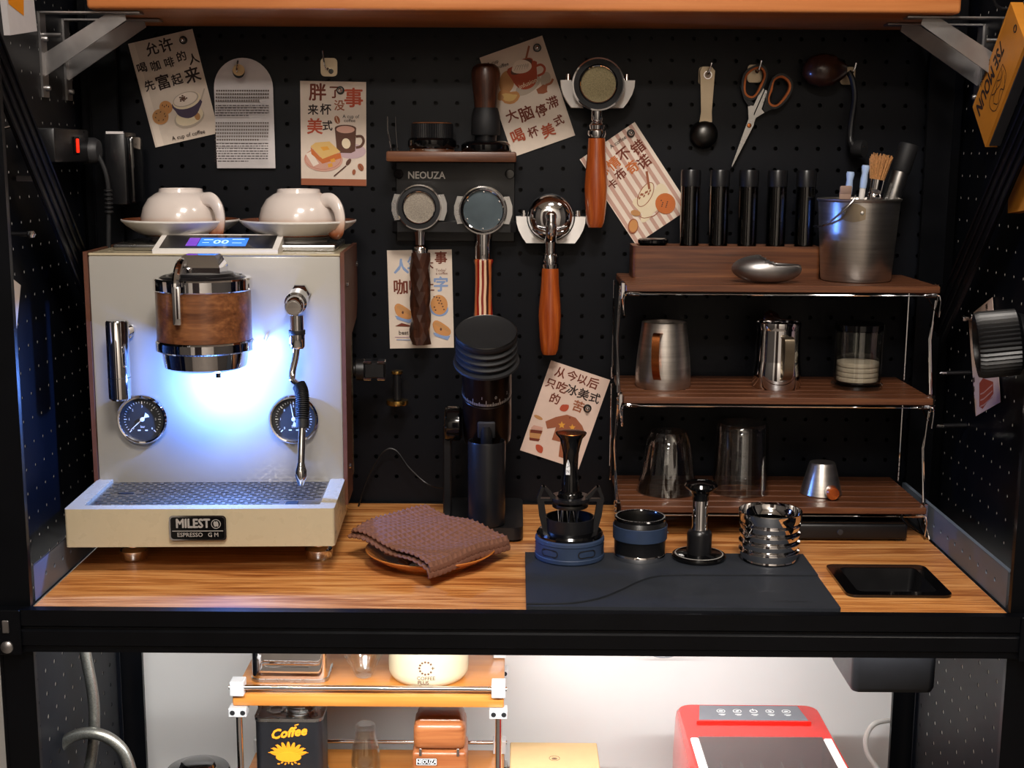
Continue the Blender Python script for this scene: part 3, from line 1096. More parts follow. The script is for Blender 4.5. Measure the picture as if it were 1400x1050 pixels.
# ================================================================== postcards on the pegboard
class Card:
    def __init__(s, label, tl, tr, bl, Y=None, X=None, paper='paper', name='postcard', outline=None, th=.0005, cat='card', group='postcards on the pegboards'):
        k = dict(Y=Y) if Y is not None else dict(X=X)
        a, b, c = at(*tl, **k), at(*tr, **k), at(*bl, **k)
        ex = (b - a)
        s.W = ex.length
        ex.normalize()
        nz = Vector((0, -1, 0)) if Y is not None else Vector((-1 if X > 0 else 1, 0, 0))
        ey = nz.cross(ex).normalized()
        s.H = abs((c - a).dot(ey))
        o = a + ex * s.W / 2 - ey * s.H / 2
        M = Matrix((ex, ey, nz)).transposed().to_4x4()
        M.translation = o
        s.M, s.Mi = M, M.inverted()
        s.k = k
        s.root = thing(name, label, cat, group=group)
        s.root.matrix_world = M
        hw, hh = s.W / 2, s.H / 2
        s.hw, s.hh = hw, hh
        MB().prism(outline(s) if outline else [(-hw, -hh), (hw, -hh), (hw, hh), (-hw, hh)], -th, 0).part('paper', paper, s.root)
        s.ox, s.oy, s.sc = 0, 0, 1
        s.bl = {}
        s.z = .00012

    def crop(s, ox, oy, sc):
        s.ox, s.oy, s.sc = ox, oy, sc
        return s

    def q(s, u, v):
        p = s.Mi @ at(s.ox + u / s.sc, s.oy + v / s.sc, **s.k)
        return (p.x, p.y)

    def _b(s, part, color):
        d = s.bl.setdefault(part, (MB(), []))
        if color not in d[1]:
            d[1].append(color)
        s.z += .000030
        return d[0].use(d[1].index(color))

    def u(s, n):                                # crop pixels -> metres
        return n / s.sc * mpp(s.M.translation)

    def t(s, body, u, v, size, color, rot=0, bold=.03, part='lettering', sx=1.0, align='CENTER', shear=0):
        x, y = s.q(u, v)
        sz = s.u(size)
        s._b(part, color).text(body, sz, T(x, y, s.z) @ R('Z', rot), bold * sz * .62, sx=sx, align=align, shear=shear)

    def p(s, pts, color, part='illustration', smooth=0):
        o = [s.q(*p) for p in pts]
        if smooth:
            o = [(v.x, v.y) for v in smooth_path([(x, y, 0) for x, y in o], smooth, True)]
        s._b(part, color).sheet(o, s.z)

    def e(s, u, v, ru, rv, color, rot=0, part='illustration', n=22):
        x, y = s.q(u, v)
        s._b(part, color).sheet(ell(x, y, s.u(ru), s.u(rv), n, rot), s.z)

    def l(s, pts, wd, color, part='illustration', smooth=0):
        o = [s.q(*p) for p in pts]
        if smooth:
            o = [(v.x, v.y) for v in smooth_path([(x, y, 0) for x, y in o], smooth)]
        s._b(part, color).stroke(o, s.u(wd), s.z)

    def done(s):
        for part, (b, cols) in s.bl.items():
            b.part(part, cols, s.root)


def pin(px, py, Y, lab, r=.0058):
    p = at(px, py, Y=Y)
    t = thing('push_pin', lab, 'pin', group='round chrome pins holding the postcards')
    t.matrix_world = T(*p) @ FRONT
    MB().lathe([(0, .0002), (r, .0002), (r * 1.05, .0015), (r * .8, .003), (0, .003)], 20).part('pin_base', 'dark_steel', t)
    MB().lathe([(r * .55, .003), (r * .62, .006), (r * .5, .009), (r * .25, .0105), (0, .0108)], 20).part('pin_head', 'chrome', t)


YC = PEG_Y - .0014

# 1: permission-to-drink card
c = Card('tilted beige postcard with dark brush lettering and an iced coffee cup drawing', (175, 60), (263, 39.5), (215.6, 201), Y=YC - .001)
c.crop(170, 30, 5)
c.p([(25, 150), (68, 140), (272, 845), (228, 855)], 'paper_pale')
for ch, u, v, sz in (('允', 190, 190, 92), ('许', 287, 165, 100), ('喝', 122, 318, 72), ('咖', 215, 305, 74), ('啡', 308, 282, 72), ('的', 392, 240, 72), ('人', 475, 258, 76),
                     ('先', 175, 440, 76), ('富', 268, 418, 104), ('起', 362, 398, 78), ('来', 468, 370, 112)):
    c.t(ch, u, v, sz, 'ink_dark', rot=4, bold=.032)
c.l([(505, 600), (548, 455)], 9, 'ink_grey')
c.e(445, 655, 108, 66, 'ink_grey', 8)
c.e(445, 645, 100, 58, 'ink_cream', 8)
c.e(500, 645, 20, 26, 'ink_tan')
c.p([(330, 560), (350, 610), (380, 645), (440, 658), (490, 635), (515, 590), (520, 530)], 'ink_violet', smooth=3)
c.e(425, 535, 100, 55, 'ink_cream', 6)
c.e(420, 528, 92, 47, 'ink_grey', 6)
c.e(418, 528, 84, 41, 'paper_pale', 6)
for i in range(16):
    a = i * 2.4
    c.e(402 + 30 * math.cos(a) * (i / 16), 525 + 22 * math.sin(a) * (i / 16), 7, 5, 'ink_mocha')
c.e(285, 585, 45, 45, 'ink_cookie')
c.e(248, 648, 56, 52, 'ink_cookie')
c.e(246, 645, 50, 46, 'ink_tan')
for i in range(7):
    a = i * .95
    c.e(248 + 34 * math.cos(a), 645 + 30 * math.sin(a), 6, 3, 'ink_dark', rot=i * 40)
for i in range(4):
    c.e(262 + 14 * i, 570 + 9 * (i % 2), 6, 3, 'ink_dark', rot=70)
c.t('A cup of coffee', 440, 773, 38, 'ink_dark', rot=0, bold=.01)
c.done()
pin(251, 55, YC - .001, 'chrome pin on the brush-lettered iced coffee card')

# 2: white arched tag
def tag_outline(s):
    hw, hh = s.hw, s.hh
    n = 20
    return [(-hw, -hh), (hw, -hh)] + [(hw * math.cos(math.radians(180 * i / n)), hh - hw + hw * math.sin(math.radians(180 * i / n))) for i in range(n + 1)]


c = Card('white arch-topped care tag printed with small black text', (291, 79.0), (372, 79.0), (293.5, 230), Y=YC - .006, paper='paper_grey', name='paper_tag', outline=tag_outline, cat='tag', group='tags on the pegboard')
c.crop(170, 30, 5)
random.seed(3)
for y0, rows, bold in ((470, 4, 1), (572, 5, 0), (692, 6, 1), (832, 8, 0)):
    for r_ in range(rows):
        u = 628 + (y0 - 470) * .02
        v = y0 + r_ * (23 if bold else 17)
        end = u + (362 if r_ < rows - 1 else 300 if bold else 230)
        while u < end:
            ln = (11 if bold else random.choice((10, 18, 26)))
            c.l([(u, v), (min(u + ln, end), v)], 11 if bold else 6, 'ink_dark')
            if bold:
                c.l([(u + 3, v), (min(u + ln - 2, end), v)], 3, 'ink_grey')
            u += ln + (5 if bold else 5)
c.e(800, 343, 42, 46, 'groove_dark')
c.e(800, 335, 41, 38, 'kraft_box')
c.done()

# 3: toast card
c = Card('upright postcard with red and brown lettering above toast and a coffee mug', (410.3, 110.5), (500.5, 112), (413.7, 252.8), Y=YC - .001)
c.crop(400, 60, 5.25)
for ch, u, v, sz, co in (('胖', 180, 355, 128, 'ink_brown'), ('了', 305, 352, 92, 'ink_brown'), ('事', 438, 397, 142, 'ink_red'), ('没', 336, 447, 78, 'ink_terra'),
                         ('来', 147, 478, 78, 'ink_dark'), ('杯', 238, 475, 82, 'ink_dark'), ('美', 160, 600, 118, 'ink_red'), ('式', 250, 592, 76, 'ink_dark')):
    c.t(ch, u, v, sz, co, bold=.036)
c.t('A cup of', 418, 522, 34, 'ink_dark', bold=.01)
c.t('coffee', 410, 551, 34, 'ink_dark', bold=.01)
c.e(320, 545, 19, 29, 'ink_terra', 20)
c.l([(312, 522), (328, 568)], 4, 'ink_cream')
c.e(420, 770, 108, 54, 'ink_lilac')
c.l([(455, 665), (495, 665), (510, 700), (490, 735), (455, 745)], 19, 'ink_mocha', smooth=4)
c.p([(303, 605), (457, 605), (450, 770), (420, 784), (345, 782), (318, 765)], 'ink_mocha')
c.e(380, 605, 77, 24, 'ink_mocha')
c.e(380, 615, 66, 26, 'ink_pinkish')
c.e(385, 715, 31, 37, 'ink_cream', 10)
c.e(222, 830, 140, 86, 'ink_pinkish')
c.e(218, 825, 130, 76, 'ink_red')
c.e(218, 825, 128, 74, 'ink_pinkish')
c.p([(95, 790), (135, 770), (190, 860), (150, 880)], 'paper_pale')
c.p([(130, 740), (200, 815), (345, 782), (350, 820), (215, 860), (135, 790)], 'ink_orange2')
c.p([(130, 735), (165, 708), (265, 700), (345, 775), (215, 826)], 'ink_toast')
c.p([(200, 740), (250, 735), (268, 758), (220, 768)], 'ink_gold')
c.p([(270, 830), (300, 820), (310, 845), (278, 852)], 'ink_gold')
c.p([(252, 862), (285, 855), (290, 880), (258, 888)], 'ink_gold')
c.l([(298, 950), (385, 875)], 9, 'ink_mocha')
c.e(402, 848, 14, 28, 'ink_mocha', -35)
c.e(490, 885, 20, 28, 'ink_terra', 30)
c.l([(480, 868), (500, 905)], 4, 'ink_mocha')
c.e(441, 920, 13, 20, 'ink_terra', -10)
c._b('illustration', 'ink_terra').sheet([(-c.hw, -c.hh), (c.hw, -c.hh), (c.hw, -c.hh + .0098), (-c.hw, -c.hh + .0098)], c.z)
c.done()
pin(465.5, 123.5, YC - .001, 'chrome pin on the toast and mug card')

# 4: big cup card behind the tamper
c = Card('tilted beige postcard with a whipped-cream cup above rust lettering, behind the wooden-handled tamper', (655.5, 79), (741.2, 48.5), (705.5, 213.5), Y=YC - .001)
c.crop(650, 40, 5.833)
c.e(250, 420, 90, 60, 'ink_tan', 60)
c.e(560, 400, 60, 40, 'ink_grey', 60)
c.e(420, 450, 115, 55, 'ink_grey', 15)
c.l([(470, 300), (520, 282), (552, 310), (540, 350), (495, 372)], 18, 'ink_rust', smooth=4)
c.p([(258, 315), (290, 400), (340, 465), (400, 480), (460, 455), (490, 400), (488, 310), (470, 250)], 'ink_rust', smooth=3)
c.e(365, 300, 108, 48, 'ink_rust', 14)
c.e(367, 300, 98, 40, 'ink_mocha', 14)
c.p([(290, 330), (310, 270), (350, 245), (395, 245), (440, 270), (445, 310), (400, 345), (330, 352)], 'paper_pale', smooth=3)
for i in range(6):
    c.l([(310 + 20 * i, 330 - 3 * i), (330 + 18 * i, 290 - 4 * i), (350 + 14 * i, 300)], 4, 'ink_grey', smooth=3)
c.l([(403, 238), (428, 132)], 16, 'ink_terra')
c.t('infusion', 420, 432, 50, 'ink_cream', rot=4, bold=.01)
c.p([(485, 480), (515, 460), (540, 440), (575, 445), (570, 480), (575, 500), (540, 515), (500, 515)], 'ink_terra')
c.l([(560, 445), (600, 430), (618, 395)], 18, 'ink_terra', smooth=3)
c.p([(180, 520), (220, 480), (280, 500), (330, 495), (355, 535), (310, 590), (235, 590)], 'ink_cookie', smooth=2)
c.p([(200, 530), (240, 510), (300, 520), (335, 525), (300, 570), (240, 572)], 'ink_toast', smooth=2)
c.e(200, 545, 26, 24, 'ink_tan')
for ch, u, v, sz, co in (('大', 292, 695, 100, 'ink_brown'), ('脑', 408, 680, 122, 'ink_brown'), ('停', 528, 655, 100, 'ink_brown'), ('滞', 617, 590, 100, 'ink_brown'),
                         ('喝', 340, 858, 118, 'ink_rust'), ('杯', 463, 825, 90, 'ink_brown'), ('美', 582, 815, 112, 'ink_rust'), ('式', 665, 732, 84, 'ink_brown')):
    c.t(ch, u, v, sz, co, rot=4, bold=.034)
c.t('A cup', 138, 268, 40, 'ink_dark', bold=.01)
c.t('coffee', 218, 290, 40, 'ink_dark', bold=.01)
c.done()
pin(734.4, 65.5, YC - .001, 'chrome pin on the whipped-cream cup card')

# 5: striped card
c = Card('tilted pink-striped postcard with a latte and a cookie, behind a reddish wooden handle', (792.6, 218), (867.8, 166.7), (872.5, 332), Y=YC - .001, paper='paper_pale')
c.crop(790, 160, 5.833)
for i in range(8):
    f0, f1 = (i + .1) / 8, (i + .55) / 8
    hw, hh = c.hw, c.hh
    c._b('stripes', 'ink_stripe').sheet([(-hw + 2 * hw * f0, -hh), (-hw + 2 * hw * f1, -hh), (-hw + 2 * hw * f1, hh), (-hw + 2 * hw * f0, hh)], c.z)
for ch, u, v, sz, co in (('心', 205, 445, 90, 'ink_orange2'), ('情', 290, 375, 104, 'ink_orange2'), ('不', 372, 302, 112, 'ink_brown'), ('错', 485, 248, 112, 'ink_brown'),
                         ('卡', 280, 540, 80, 'ink_brown'), ('布', 345, 460, 92, 'ink_brown'), ('奇', 438, 405, 104, 'ink_orange2'), ('诺', 532, 362, 108, 'ink_brown')):
    c.t(ch, u, v, sz, co, rot=6, bold=.034)
c.t('A coffee', 320, 200, 44, 'ink_dark', bold=.01)
c.p([(440, 660), (480, 740), (520, 770), (610, 760), (660, 690), (640, 570)], 'ink_cream', smooth=3)
c.e(560, 765, 90, 36, 'ink_cream', 22)
c.l([(492, 790), (530, 806), (610, 785), (650, 745)], 6, 'ink_terra', smooth=3)
c.e(670, 600, 50, 70, 'ink_cream', -20)
c.e(540, 618, 108, 52, 'ink_terra', 28)
c.e(540, 618, 102, 46, 'ink_cream', 28)
for i in range(9):
    c.e(480 + 12 * i, 640 - 6 * i + 14 * math.sin(i * 2), 12, 6, 'ink_terra', 30)
c.l([(548, 432), (570, 575)], 19, 'ink_terra')
c.e(698, 690, 80, 84, 'ink_orange2')
c.e(700, 688, 72, 76, 'ink_cookie')
c.e(699, 688, 71, 75, 'ink_orange2')
for i in range(8):
    c.e(665 + (i * 37) % 70, 665 + (i * 53) % 60, 6, 5, 'ink_mocha')
c.e(460, 765, 24, 40, 'ink_tan', 45)
c.e(440, 870, 42, 60, 'ink_terra', -40)
c.e(442, 868, 34, 50, 'ink_cookie', -40)
c.done()
pin(862.3, 182.3, YC - .001, 'chrome pin on the pink-striped latte card')

# 6: card behind the dark faceted handle
c = Card('upright peach postcard with blue and brown lettering, behind the dark faceted handle', (529, 342.3), (617.6, 341), (534, 476.5), Y=YC - .001)
c.crop(525, 335, 7)
c.t('人', 165, 215, 148, 'ink_blue', bold=.05)
c.t('生', 285, 180, 130, 'ink_blue', bold=.05)
c.t('大', 430, 190, 90, 'ink_brown', bold=.04)
c.t('事', 545, 130, 125, 'ink_brown', bold=.04)
c.t("Today'", 545, 242, 38, 'ink_brown', bold=.01)
c.t('a coffee', 552, 272, 36, 'ink_brown', bold=.01)
c.t('咖', 160, 412, 150, 'ink_brown', bold=.035)
c.t('啡', 300, 400, 130, 'ink_brown', bold=.035)
c.t('二', 440, 410, 90, 'ink_brown', bold=.035)
c.t('字', 545, 385, 150, 'ink_blue', bold=.04)
c.e(525, 610, 92, 72, 'ink_blue', -12)
c.e(528, 572, 82, 96, 'ink_cookie')
for i in range(11):
    c.e(480 + (i * 47) % 105, 495 + (i * 61) % 150, 8, 7, 'ink_mocha')
for u, v in ((185, 640), (550, 800)):
    c.p([(u - 80, v + 35), (u - 60, v + 70), (u + 60, v + 110), (u + 85, v + 70)], 'ink_blue')
    c.p([(u - 85, v - 45), (u - 40, v - 80), (u + 70, v - 10), (u + 90, v + 40), (u + 50, v + 70), (u - 50, v + 40)], 'ink_cookie', smooth=3)
    c.p([(u - 60, v - 40), (u - 30, v - 60), (u + 60, v), (u + 65, v + 30)], 'ink_tan', smooth=3)
    c.e(u - 5, v + 5, 10, 14, 'ink_mocha')
c.p([(108, 775), (170, 745), (260, 770), (262, 780)], 'ink_brown')
c.t('best now', 245, 838, 56, 'ink_dark', bold=.012)
c.l([(105, 880), (330, 882)], 9, 'ink_lilac')
c.l([(120, 905), (330, 910)], 7, 'ink_blue')
c.done()

# 7: sweater card beside the wire shelf
c = Card('tilted peach postcard with a rust sweater drawing, beside the wire-framed shelf', (753.4, 492.6), (834.2, 519.5), (710.6, 615.4), Y=YC - .001, paper='paper_pink')
c.crop(700, 490, 5)
for ch, u, v, sz, co in (('从', 330, 102, 76, 'ink_brown'), ('今', 410, 125, 76, 'ink_brown'), ('以', 478, 147, 72, 'ink_brown'), ('后', 553, 175, 80, 'ink_brown'),
                         ('只', 265, 175, 72, 'ink_brown'), ('吃', 338, 203, 80, 'ink_brown'), ('冰', 410, 222, 80, 'ink_dark'), ('美', 487, 250, 80, 'ink_dark'), ('式', 563, 275, 76, 'ink_dark'),
                         ('的', 292, 280, 76, 'ink_brown'), ('苦', 450, 333, 82, 'ink_terra')):
    c.t(ch, u, v, sz, co, rot=-2, bold=.034)
c.p([(325, 345), (340, 318), (362, 315), (388, 318), (385, 345), (365, 362), (340, 360)], 'ink_red', smooth=2)
c.e(180, 403, 33, 12, 'ink_tan', -8)
c.p([(228, 430), (300, 400), (375, 384), (435, 405), (480, 460), (505, 525), (470, 560), (430, 530), (425, 600), (360, 685), (318, 670), (330, 570), (272, 555), (300, 470), (240, 480)], 'ink_terra')
for u, v, r_ in ((340, 455, 26), (412, 472, 24), (318, 510, 16), (370, 488, 10), (395, 405, 8)):
    pts = []
    for k in range(10):
        rr_ = r_ if k % 2 == 0 else r_ * .45
        a = math.radians(90 + 36 * k)
        pts.append((u + rr_ * math.cos(a), v - rr_ * math.sin(a)))
    c.p(pts, 'ink_gold' if r_ > 12 else 'ink_brown')
c.p([(120, 485), (210, 495), (180, 565), (120, 555)], 'ink_tan')
c.p([(128, 485), (206, 494), (202, 515), (124, 507)], 'ink_brown')
c.p([(118, 540), (192, 550), (182, 566), (120, 558)], 'ink_brown')
c.p([(132, 470), (150, 455), (210, 470), (208, 492), (130, 484)], 'ink_pinkish')
c.p([(163, 590), (190, 590), (212, 610), (205, 645), (180, 640), (165, 620)], 'ink_red', smooth=2)
c.done()
p = at(803, 558, Y=YC - .001)
pin(803, 558, YC - .001, 'chrome pin on the sweater card', .0062)

# 8: card on the right side pegboard
c = Card('narrow salmon postcard with a striped pastry drawing, behind the black ribbed brush', (1323.8, 432.8), (1356.5, 406.5), (1328, 572.5), X=.645, paper='paper_pink')
c.crop(1290, 390, 5)
c.p([(245, 670), (270, 635), (340, 660), (342, 740), (268, 845), (245, 830)], 'ink_rust')
for i in range(3):
    c.l([(252, 745 + i * 42), (275, 735 + i * 42), (335, 680 + i * 42)], 9, 'ink_pinkish')
for ch, u, v, sz in (('美', 296, 150, 46), ('式', 296, 195, 46), ('咖', 208, 650, 44), ('啡', 208, 715, 44), ('真', 208, 775, 44), ('好', 212, 845, 44)):
    c.t(ch, u, v, sz, 'ink_dark', rot=0, bold=.03)
c.done()
# ================================================================== tools hanging on the pegboard
MW = mpp((0, .46, .45))                    # metres per pixel near the pegboard


def faced(name, label, cat, px, py, Y, group=None):
    """a thing hanging flat on the wall: local x right, y up, z towards the room; origin at the pixel"""
    t = thing(name, label, cat, group=group)
    t.matrix_world = T(*at(px, py, Y=Y)) @ FRONT
    return t


def hook(px, py, lab, Y=PEG_Y):
    t = faced('peg_hook', lab, 'hook', px, py, Y, 'small wire hooks on the pegboard')
    MB().tube(smooth_path([(0, 0, -.003), (0, 0, .012), (.001, -.004, .018), (.002, -.001, .026), (.004, .008, .030), (.005, .013, .031)], 4), .0014, 8).part('wire', 'chrome', t)
    MB().prism(rrect(-.010, -.017, .012, .009, .005), .0003, .0015).part('hook_plate', 'champagne', t, angle=30)
    return t


hook(327, 97, 'wire hook through the hole of the white arched tag', PEG_Y - .004)
hook(964, 100, 'wire hook holding the measuring spoon')
hook(1031, 97, 'wire hook holding the orange-gripped scissors')
hook(1158, 100, 'wire hook holding the wooden-handled group brush')

# round metal charm on its own hook
t = faced('wall_hook', 'empty champagne hook plate above the toast postcard', 'hook', 450, 92, PEG_Y)
MB().prism(rrect(-.0125, -.0135, .0125, .0135, .006), .0004, .0022).part('hook_plate', 'champagne', t)
MB().tube(smooth_path([(0, -.002, 0), (0, -.002, .014), (-.001, -.005, .020), (-.003, .003, .028), (-.005, .022, .031)], 4), .0012, 8).part('wire', 'chrome', t)
MB().lathe([(0, .003), (.0035, .0028), (.004, .0018), (0, .0018)], 14, T(.003, -.006, 0)).part('rivet', 'dark_steel', t)

# measuring spoon
t = faced('measuring_spoon', 'brass-toned measuring spoon with a dark round bowl', 'spoon', 966, 125, PEG_Y - .014)
o = [(-.0105, .030), (-.007, .036), (.006, .036), (.0115, .030), (.0105, .010), (.0085, -.030), (.0095, -.045), (-.0095, -.045), (-.0075, -.030), (-.0095, .010)]
hd = MB().prism(o, 0, .0016).part('handle', 'champagne', t, angle=25)
MB().ring(ell(.001, .024, .0062, n=16), ell(.001, .024, .0050, n=16), .0016, .0022).part('eyelet', 'chrome', hd)
MB().prism(ell(.001, .024, .0050, n=16), .0014, .0018).part('eyelet_hole', 'paper_pale', hd)
MB().lathe([(.0205, 0), (.0212, .0008), (.0205, .006), (.0165, .013), (.009, .017), (0, .0182)], 36, T(-.0015, -.0630, -.006)).part('bowl', 'dark_steel', t)

# scissors
t = faced('scissors', 'kitchen scissors with black and orange looped grips', 'scissors', 1024, 171, PEG_Y - .012)


def sq(u, v):                              # crop (920,60) scale 5.833 -> local of the scissors
    p = t.matrix_world.inverted() @ at(920 + u / 5.833, 60 + v / 5.833, Y=PEG_Y - .012)
    return (p.x, p.y)


def loop(pts, wd_out, name_, m, z0, z1, shrink):
    P = smooth_path([(x, y, 0) for x, y in (sq(*q_) for q_ in pts)], 6, True)
    cx = sum(p.x for p in P) / len(P)
    cy = sum(p.y for p in P) / len(P)
    def off(d):
        out = []
        for p in P:
            v = Vector((p.x - cx, p.y - cy))
            out.append((cx + v.x + v.normalized().x * d, cy + v.y + v.normalized().y * d))
        return out
    return MB().ring(off(wd_out), off(-shrink), z0, z1).part(name_, m, t, angle=50)


L1 = [(575, 260), (640, 200), (700, 195), (728, 250), (700, 330), (650, 415), (600, 425), (565, 380)]
L2 = [(800, 290), (860, 262), (915, 300), (925, 360), (880, 440), (820, 495), (770, 485), (755, 440), (775, 370)]
for Lp in (L1, L2):
    g_ = loop(Lp, .0045, 'grip', 'black_plastic', .0000, .0075, .0005)
    loop(Lp, .0012, 'grip_lining', 'ink_orange2', .0002, .0085, .0018)
MB().prism([sq(u, v) for u, v in ((595, 490), (640, 495), (690, 385), (715, 352), (725, 365), (640, 560), (650, 600), (640, 650), (470, 980), (466, 970), (570, 680), (600, 600))], .0022, .0040).part('blade', 'steel', t, angle=20)
MB().prism([sq(u, v) for u, v in ((745, 370), (748, 385), (705, 520), (728, 548), (660, 590), (640, 640), (560, 790), (470, 975), (600, 640), (645, 575), (735, 368))], .0004, .0020).part('blade', 'steel', t, angle=20)
for pts in (((530, 330), (560, 440), (600, 500), (645, 480), (600, 440), (555, 380)), ((730, 545), (790, 520), (850, 485), (770, 500), (735, 450), (712, 520))):
    MB().prism([sq(*q_) for q_ in pts], .0004, .0060).part('grip_shank', 'black_plastic', t)
MB().lathe([(0, .0065), (.0028, .006), (.0036, .004), (0, .004)], 16, T(*sq(605, 652), 0)).part('pivot_screw', 'copper', t)

# group brush with wooden bulb handle
t = faced('group_brush', 'brush with egg-shaped wooden handle and curved black neck', 'brush', 1158, 100, PEG_Y - .030)
MB().lathe([(0, -.034), (.010, -.032), (.020, -.022), (.0245, -.006), (.0225, .010), (.0155, .022), (.009, .030), (0, .032)], 32, T(-.032, .004, 0) @ R('Y', 90)).part('handle', 'dark_wood', t)
MB().tube(smooth_path([(.002, .002, 0), (.008, -.010, .002), (.012, -.035, .004), (.009, -.070, .004), (.008, -.095, .006), (.014, -.110, .008)], 6), [.0045] * 25 + [.0055] * 6, 10).part('neck', 'black_plastic', t)
MB().lathe([(0, 0), (.010, 0), (.013, .006), (.0125, .018), (0, .020)], 20, T(.014, -.110, .002) @ R('Y', 50)).part('brush_head', 'black_rubber', t)
MB().tube([(.022, -.112, .016), (.026, -.106, .018)], .0012, 6).part('wire_end', 'chrome', t)

# ------------------------------------------------------------------ holder with wooden ledge
t = thing('portafilter_rack', 'black wall holder with a walnut ledge and white lettering', 'holder')
a = at(528, 214, Y=.43)
b_ = at(706, 214, Y=.43)
x0, x1 = a.x, b_.x
zt = at(617, 207, Y=.425).z
MB().box(x0, x1, .425, PEG_Y - .003, zt - .0155, zt, .003, 2).part('ledge', 'walnut', t)
zb0, zb1 = at(617, 330, Y=PEG_Y - .004).z, zt - .0157
pl = MB().box(x0 + .008, x1 - .002, PEG_Y - .005, PEG_Y - .001, zb0, zb1, .001, 1).part('back_plate', 'black_satin', t)
b = MB()
q_ = at(583, 240, Y=PEG_Y - .0056)
b.text('NEOUZA', .0150, T(*q_) @ FRONT, .0003, sx=.92)
b.part('lettering', 'ink_silver', pl)
for px in (545, 697):
    q_ = at(px, 238, Y=PEG_Y - .005)
    MB().lathe([(0, .003), (.0065, .0028), (.0075, .001), (.0075, 0), (0, 0)], 20, T(*q_) @ FRONT).part('cover_cap', 'black_gloss', pl)
zl = at(617, 303, Y=.455).z
lo = MB()
lo.prism([(x0 + .006, PEG_Y - .005), (x0 + .006, .452), (x0 + .014, .446), (x1 - .008, .446), (x1, .452), (x1, PEG_Y - .005)], zl - .015, zl)
lo.part('fork_shelf', 'black_satin', t)

# needles, distributor, tamper on the ledge
for px, dx, lb in ((535, -.0045, 'at the open end of the walnut ledge'), (543, -.002, 'between the other needle and the distributor')):
    q_ = at(px, 206, Y=.445)
    t = thing('steel_needle', 'thin steel needle standing ' + lb, 'needle', (q_.x, .445, zt), group='needles on the walnut ledge')
    MB().lathe([(0, 0), (.002, 0), (.0022, .001), (.0022, .004), (.0011, .005), (0, .005)], 10).part('tip', 'dark_steel', t)
    MB().tube([(0, 0, .004), (dx, 0, .030), (dx * 1.1, 0, .050)], [.0011, .0009, .0006], 8).part('shaft', 'chrome', t)
q_ = at(591, 206, Y=.462)
t = thing('distributor', 'black knurled coffee distributor with a wooden cap', 'distributor', (q_.x, .460, zt))
MB().lathe([(0, 0), (.0325, 0), (.0335, .003), (.0325, .005), (0, .005)], 40).part('base_plate', 'chrome', t)
MB().lathe([(0, .005), (.034, .005), (.036, .008), (.036, .016), (.033, .0195), (0, .0195)], 40).part('lower_body', 'black_gloss', t)
b = MB()
n = 60
o = [((.0305 + (.0007 if i % 2 else 0)) * math.cos(2 * PI * i / (2 * n)), (.0305 + (.0007 if i % 2 else 0)) * math.sin(2 * PI * i / (2 * n))) for i in range(2 * n)]
b.prism(o, .0195, .0400)
b.part('knurled_grip', 'black_satin', t, angle=10)
MB().lathe([(0, .042), (.028, .042), (.030, .0405), (0, .0398)], 40).part('cap', 'walnut', t)
q_ = at(664, 206, Y=.462)
t = thing('coffee_tamper', 'tamper with a tall walnut handle and black leather collar on the ledge', 'tamper', (q_.x, .462, zt))
MB().lathe([(0, 0), (.0355, 0), (.0365, .002), (.0365, .010), (.034, .013), (.030, .0155), (0, .0155)], 40).part('base', 'black_gloss', t)
MB().lathe([(0, .0155), (.016, .0155), (.0165, .024), (0, .024)], 32).part('waist', 'black_satin', t)
MB().lathe([(0, .024), (.0205, .024), (.0215, .026), (.0212, .050), (.0195, .058), (.0175, .064), (0, .064)], 36).part('collar', 'black_rubber', t)
MB().lathe([(0, .064), (.0165, .064), (.0180, .080), (.0205, .102), (.0212, .114), (.0195, .122), (.0130, .127), (0, .1285)], 36).part('handle', 'walnut_y', t)


# ------------------------------------------------------------------ portafilters
def pf_handle_lathe(prof, m, parent, y0, name_='handle', seg=32, angle=35):
    """profile (r, distance below y0)"""
    return MB().lathe([(r_, -d_) for r_, d_ in reversed(prof)], seg, T(0, y0, 0) @ R('X', -90)).part(name_, m, parent, angle=angle)


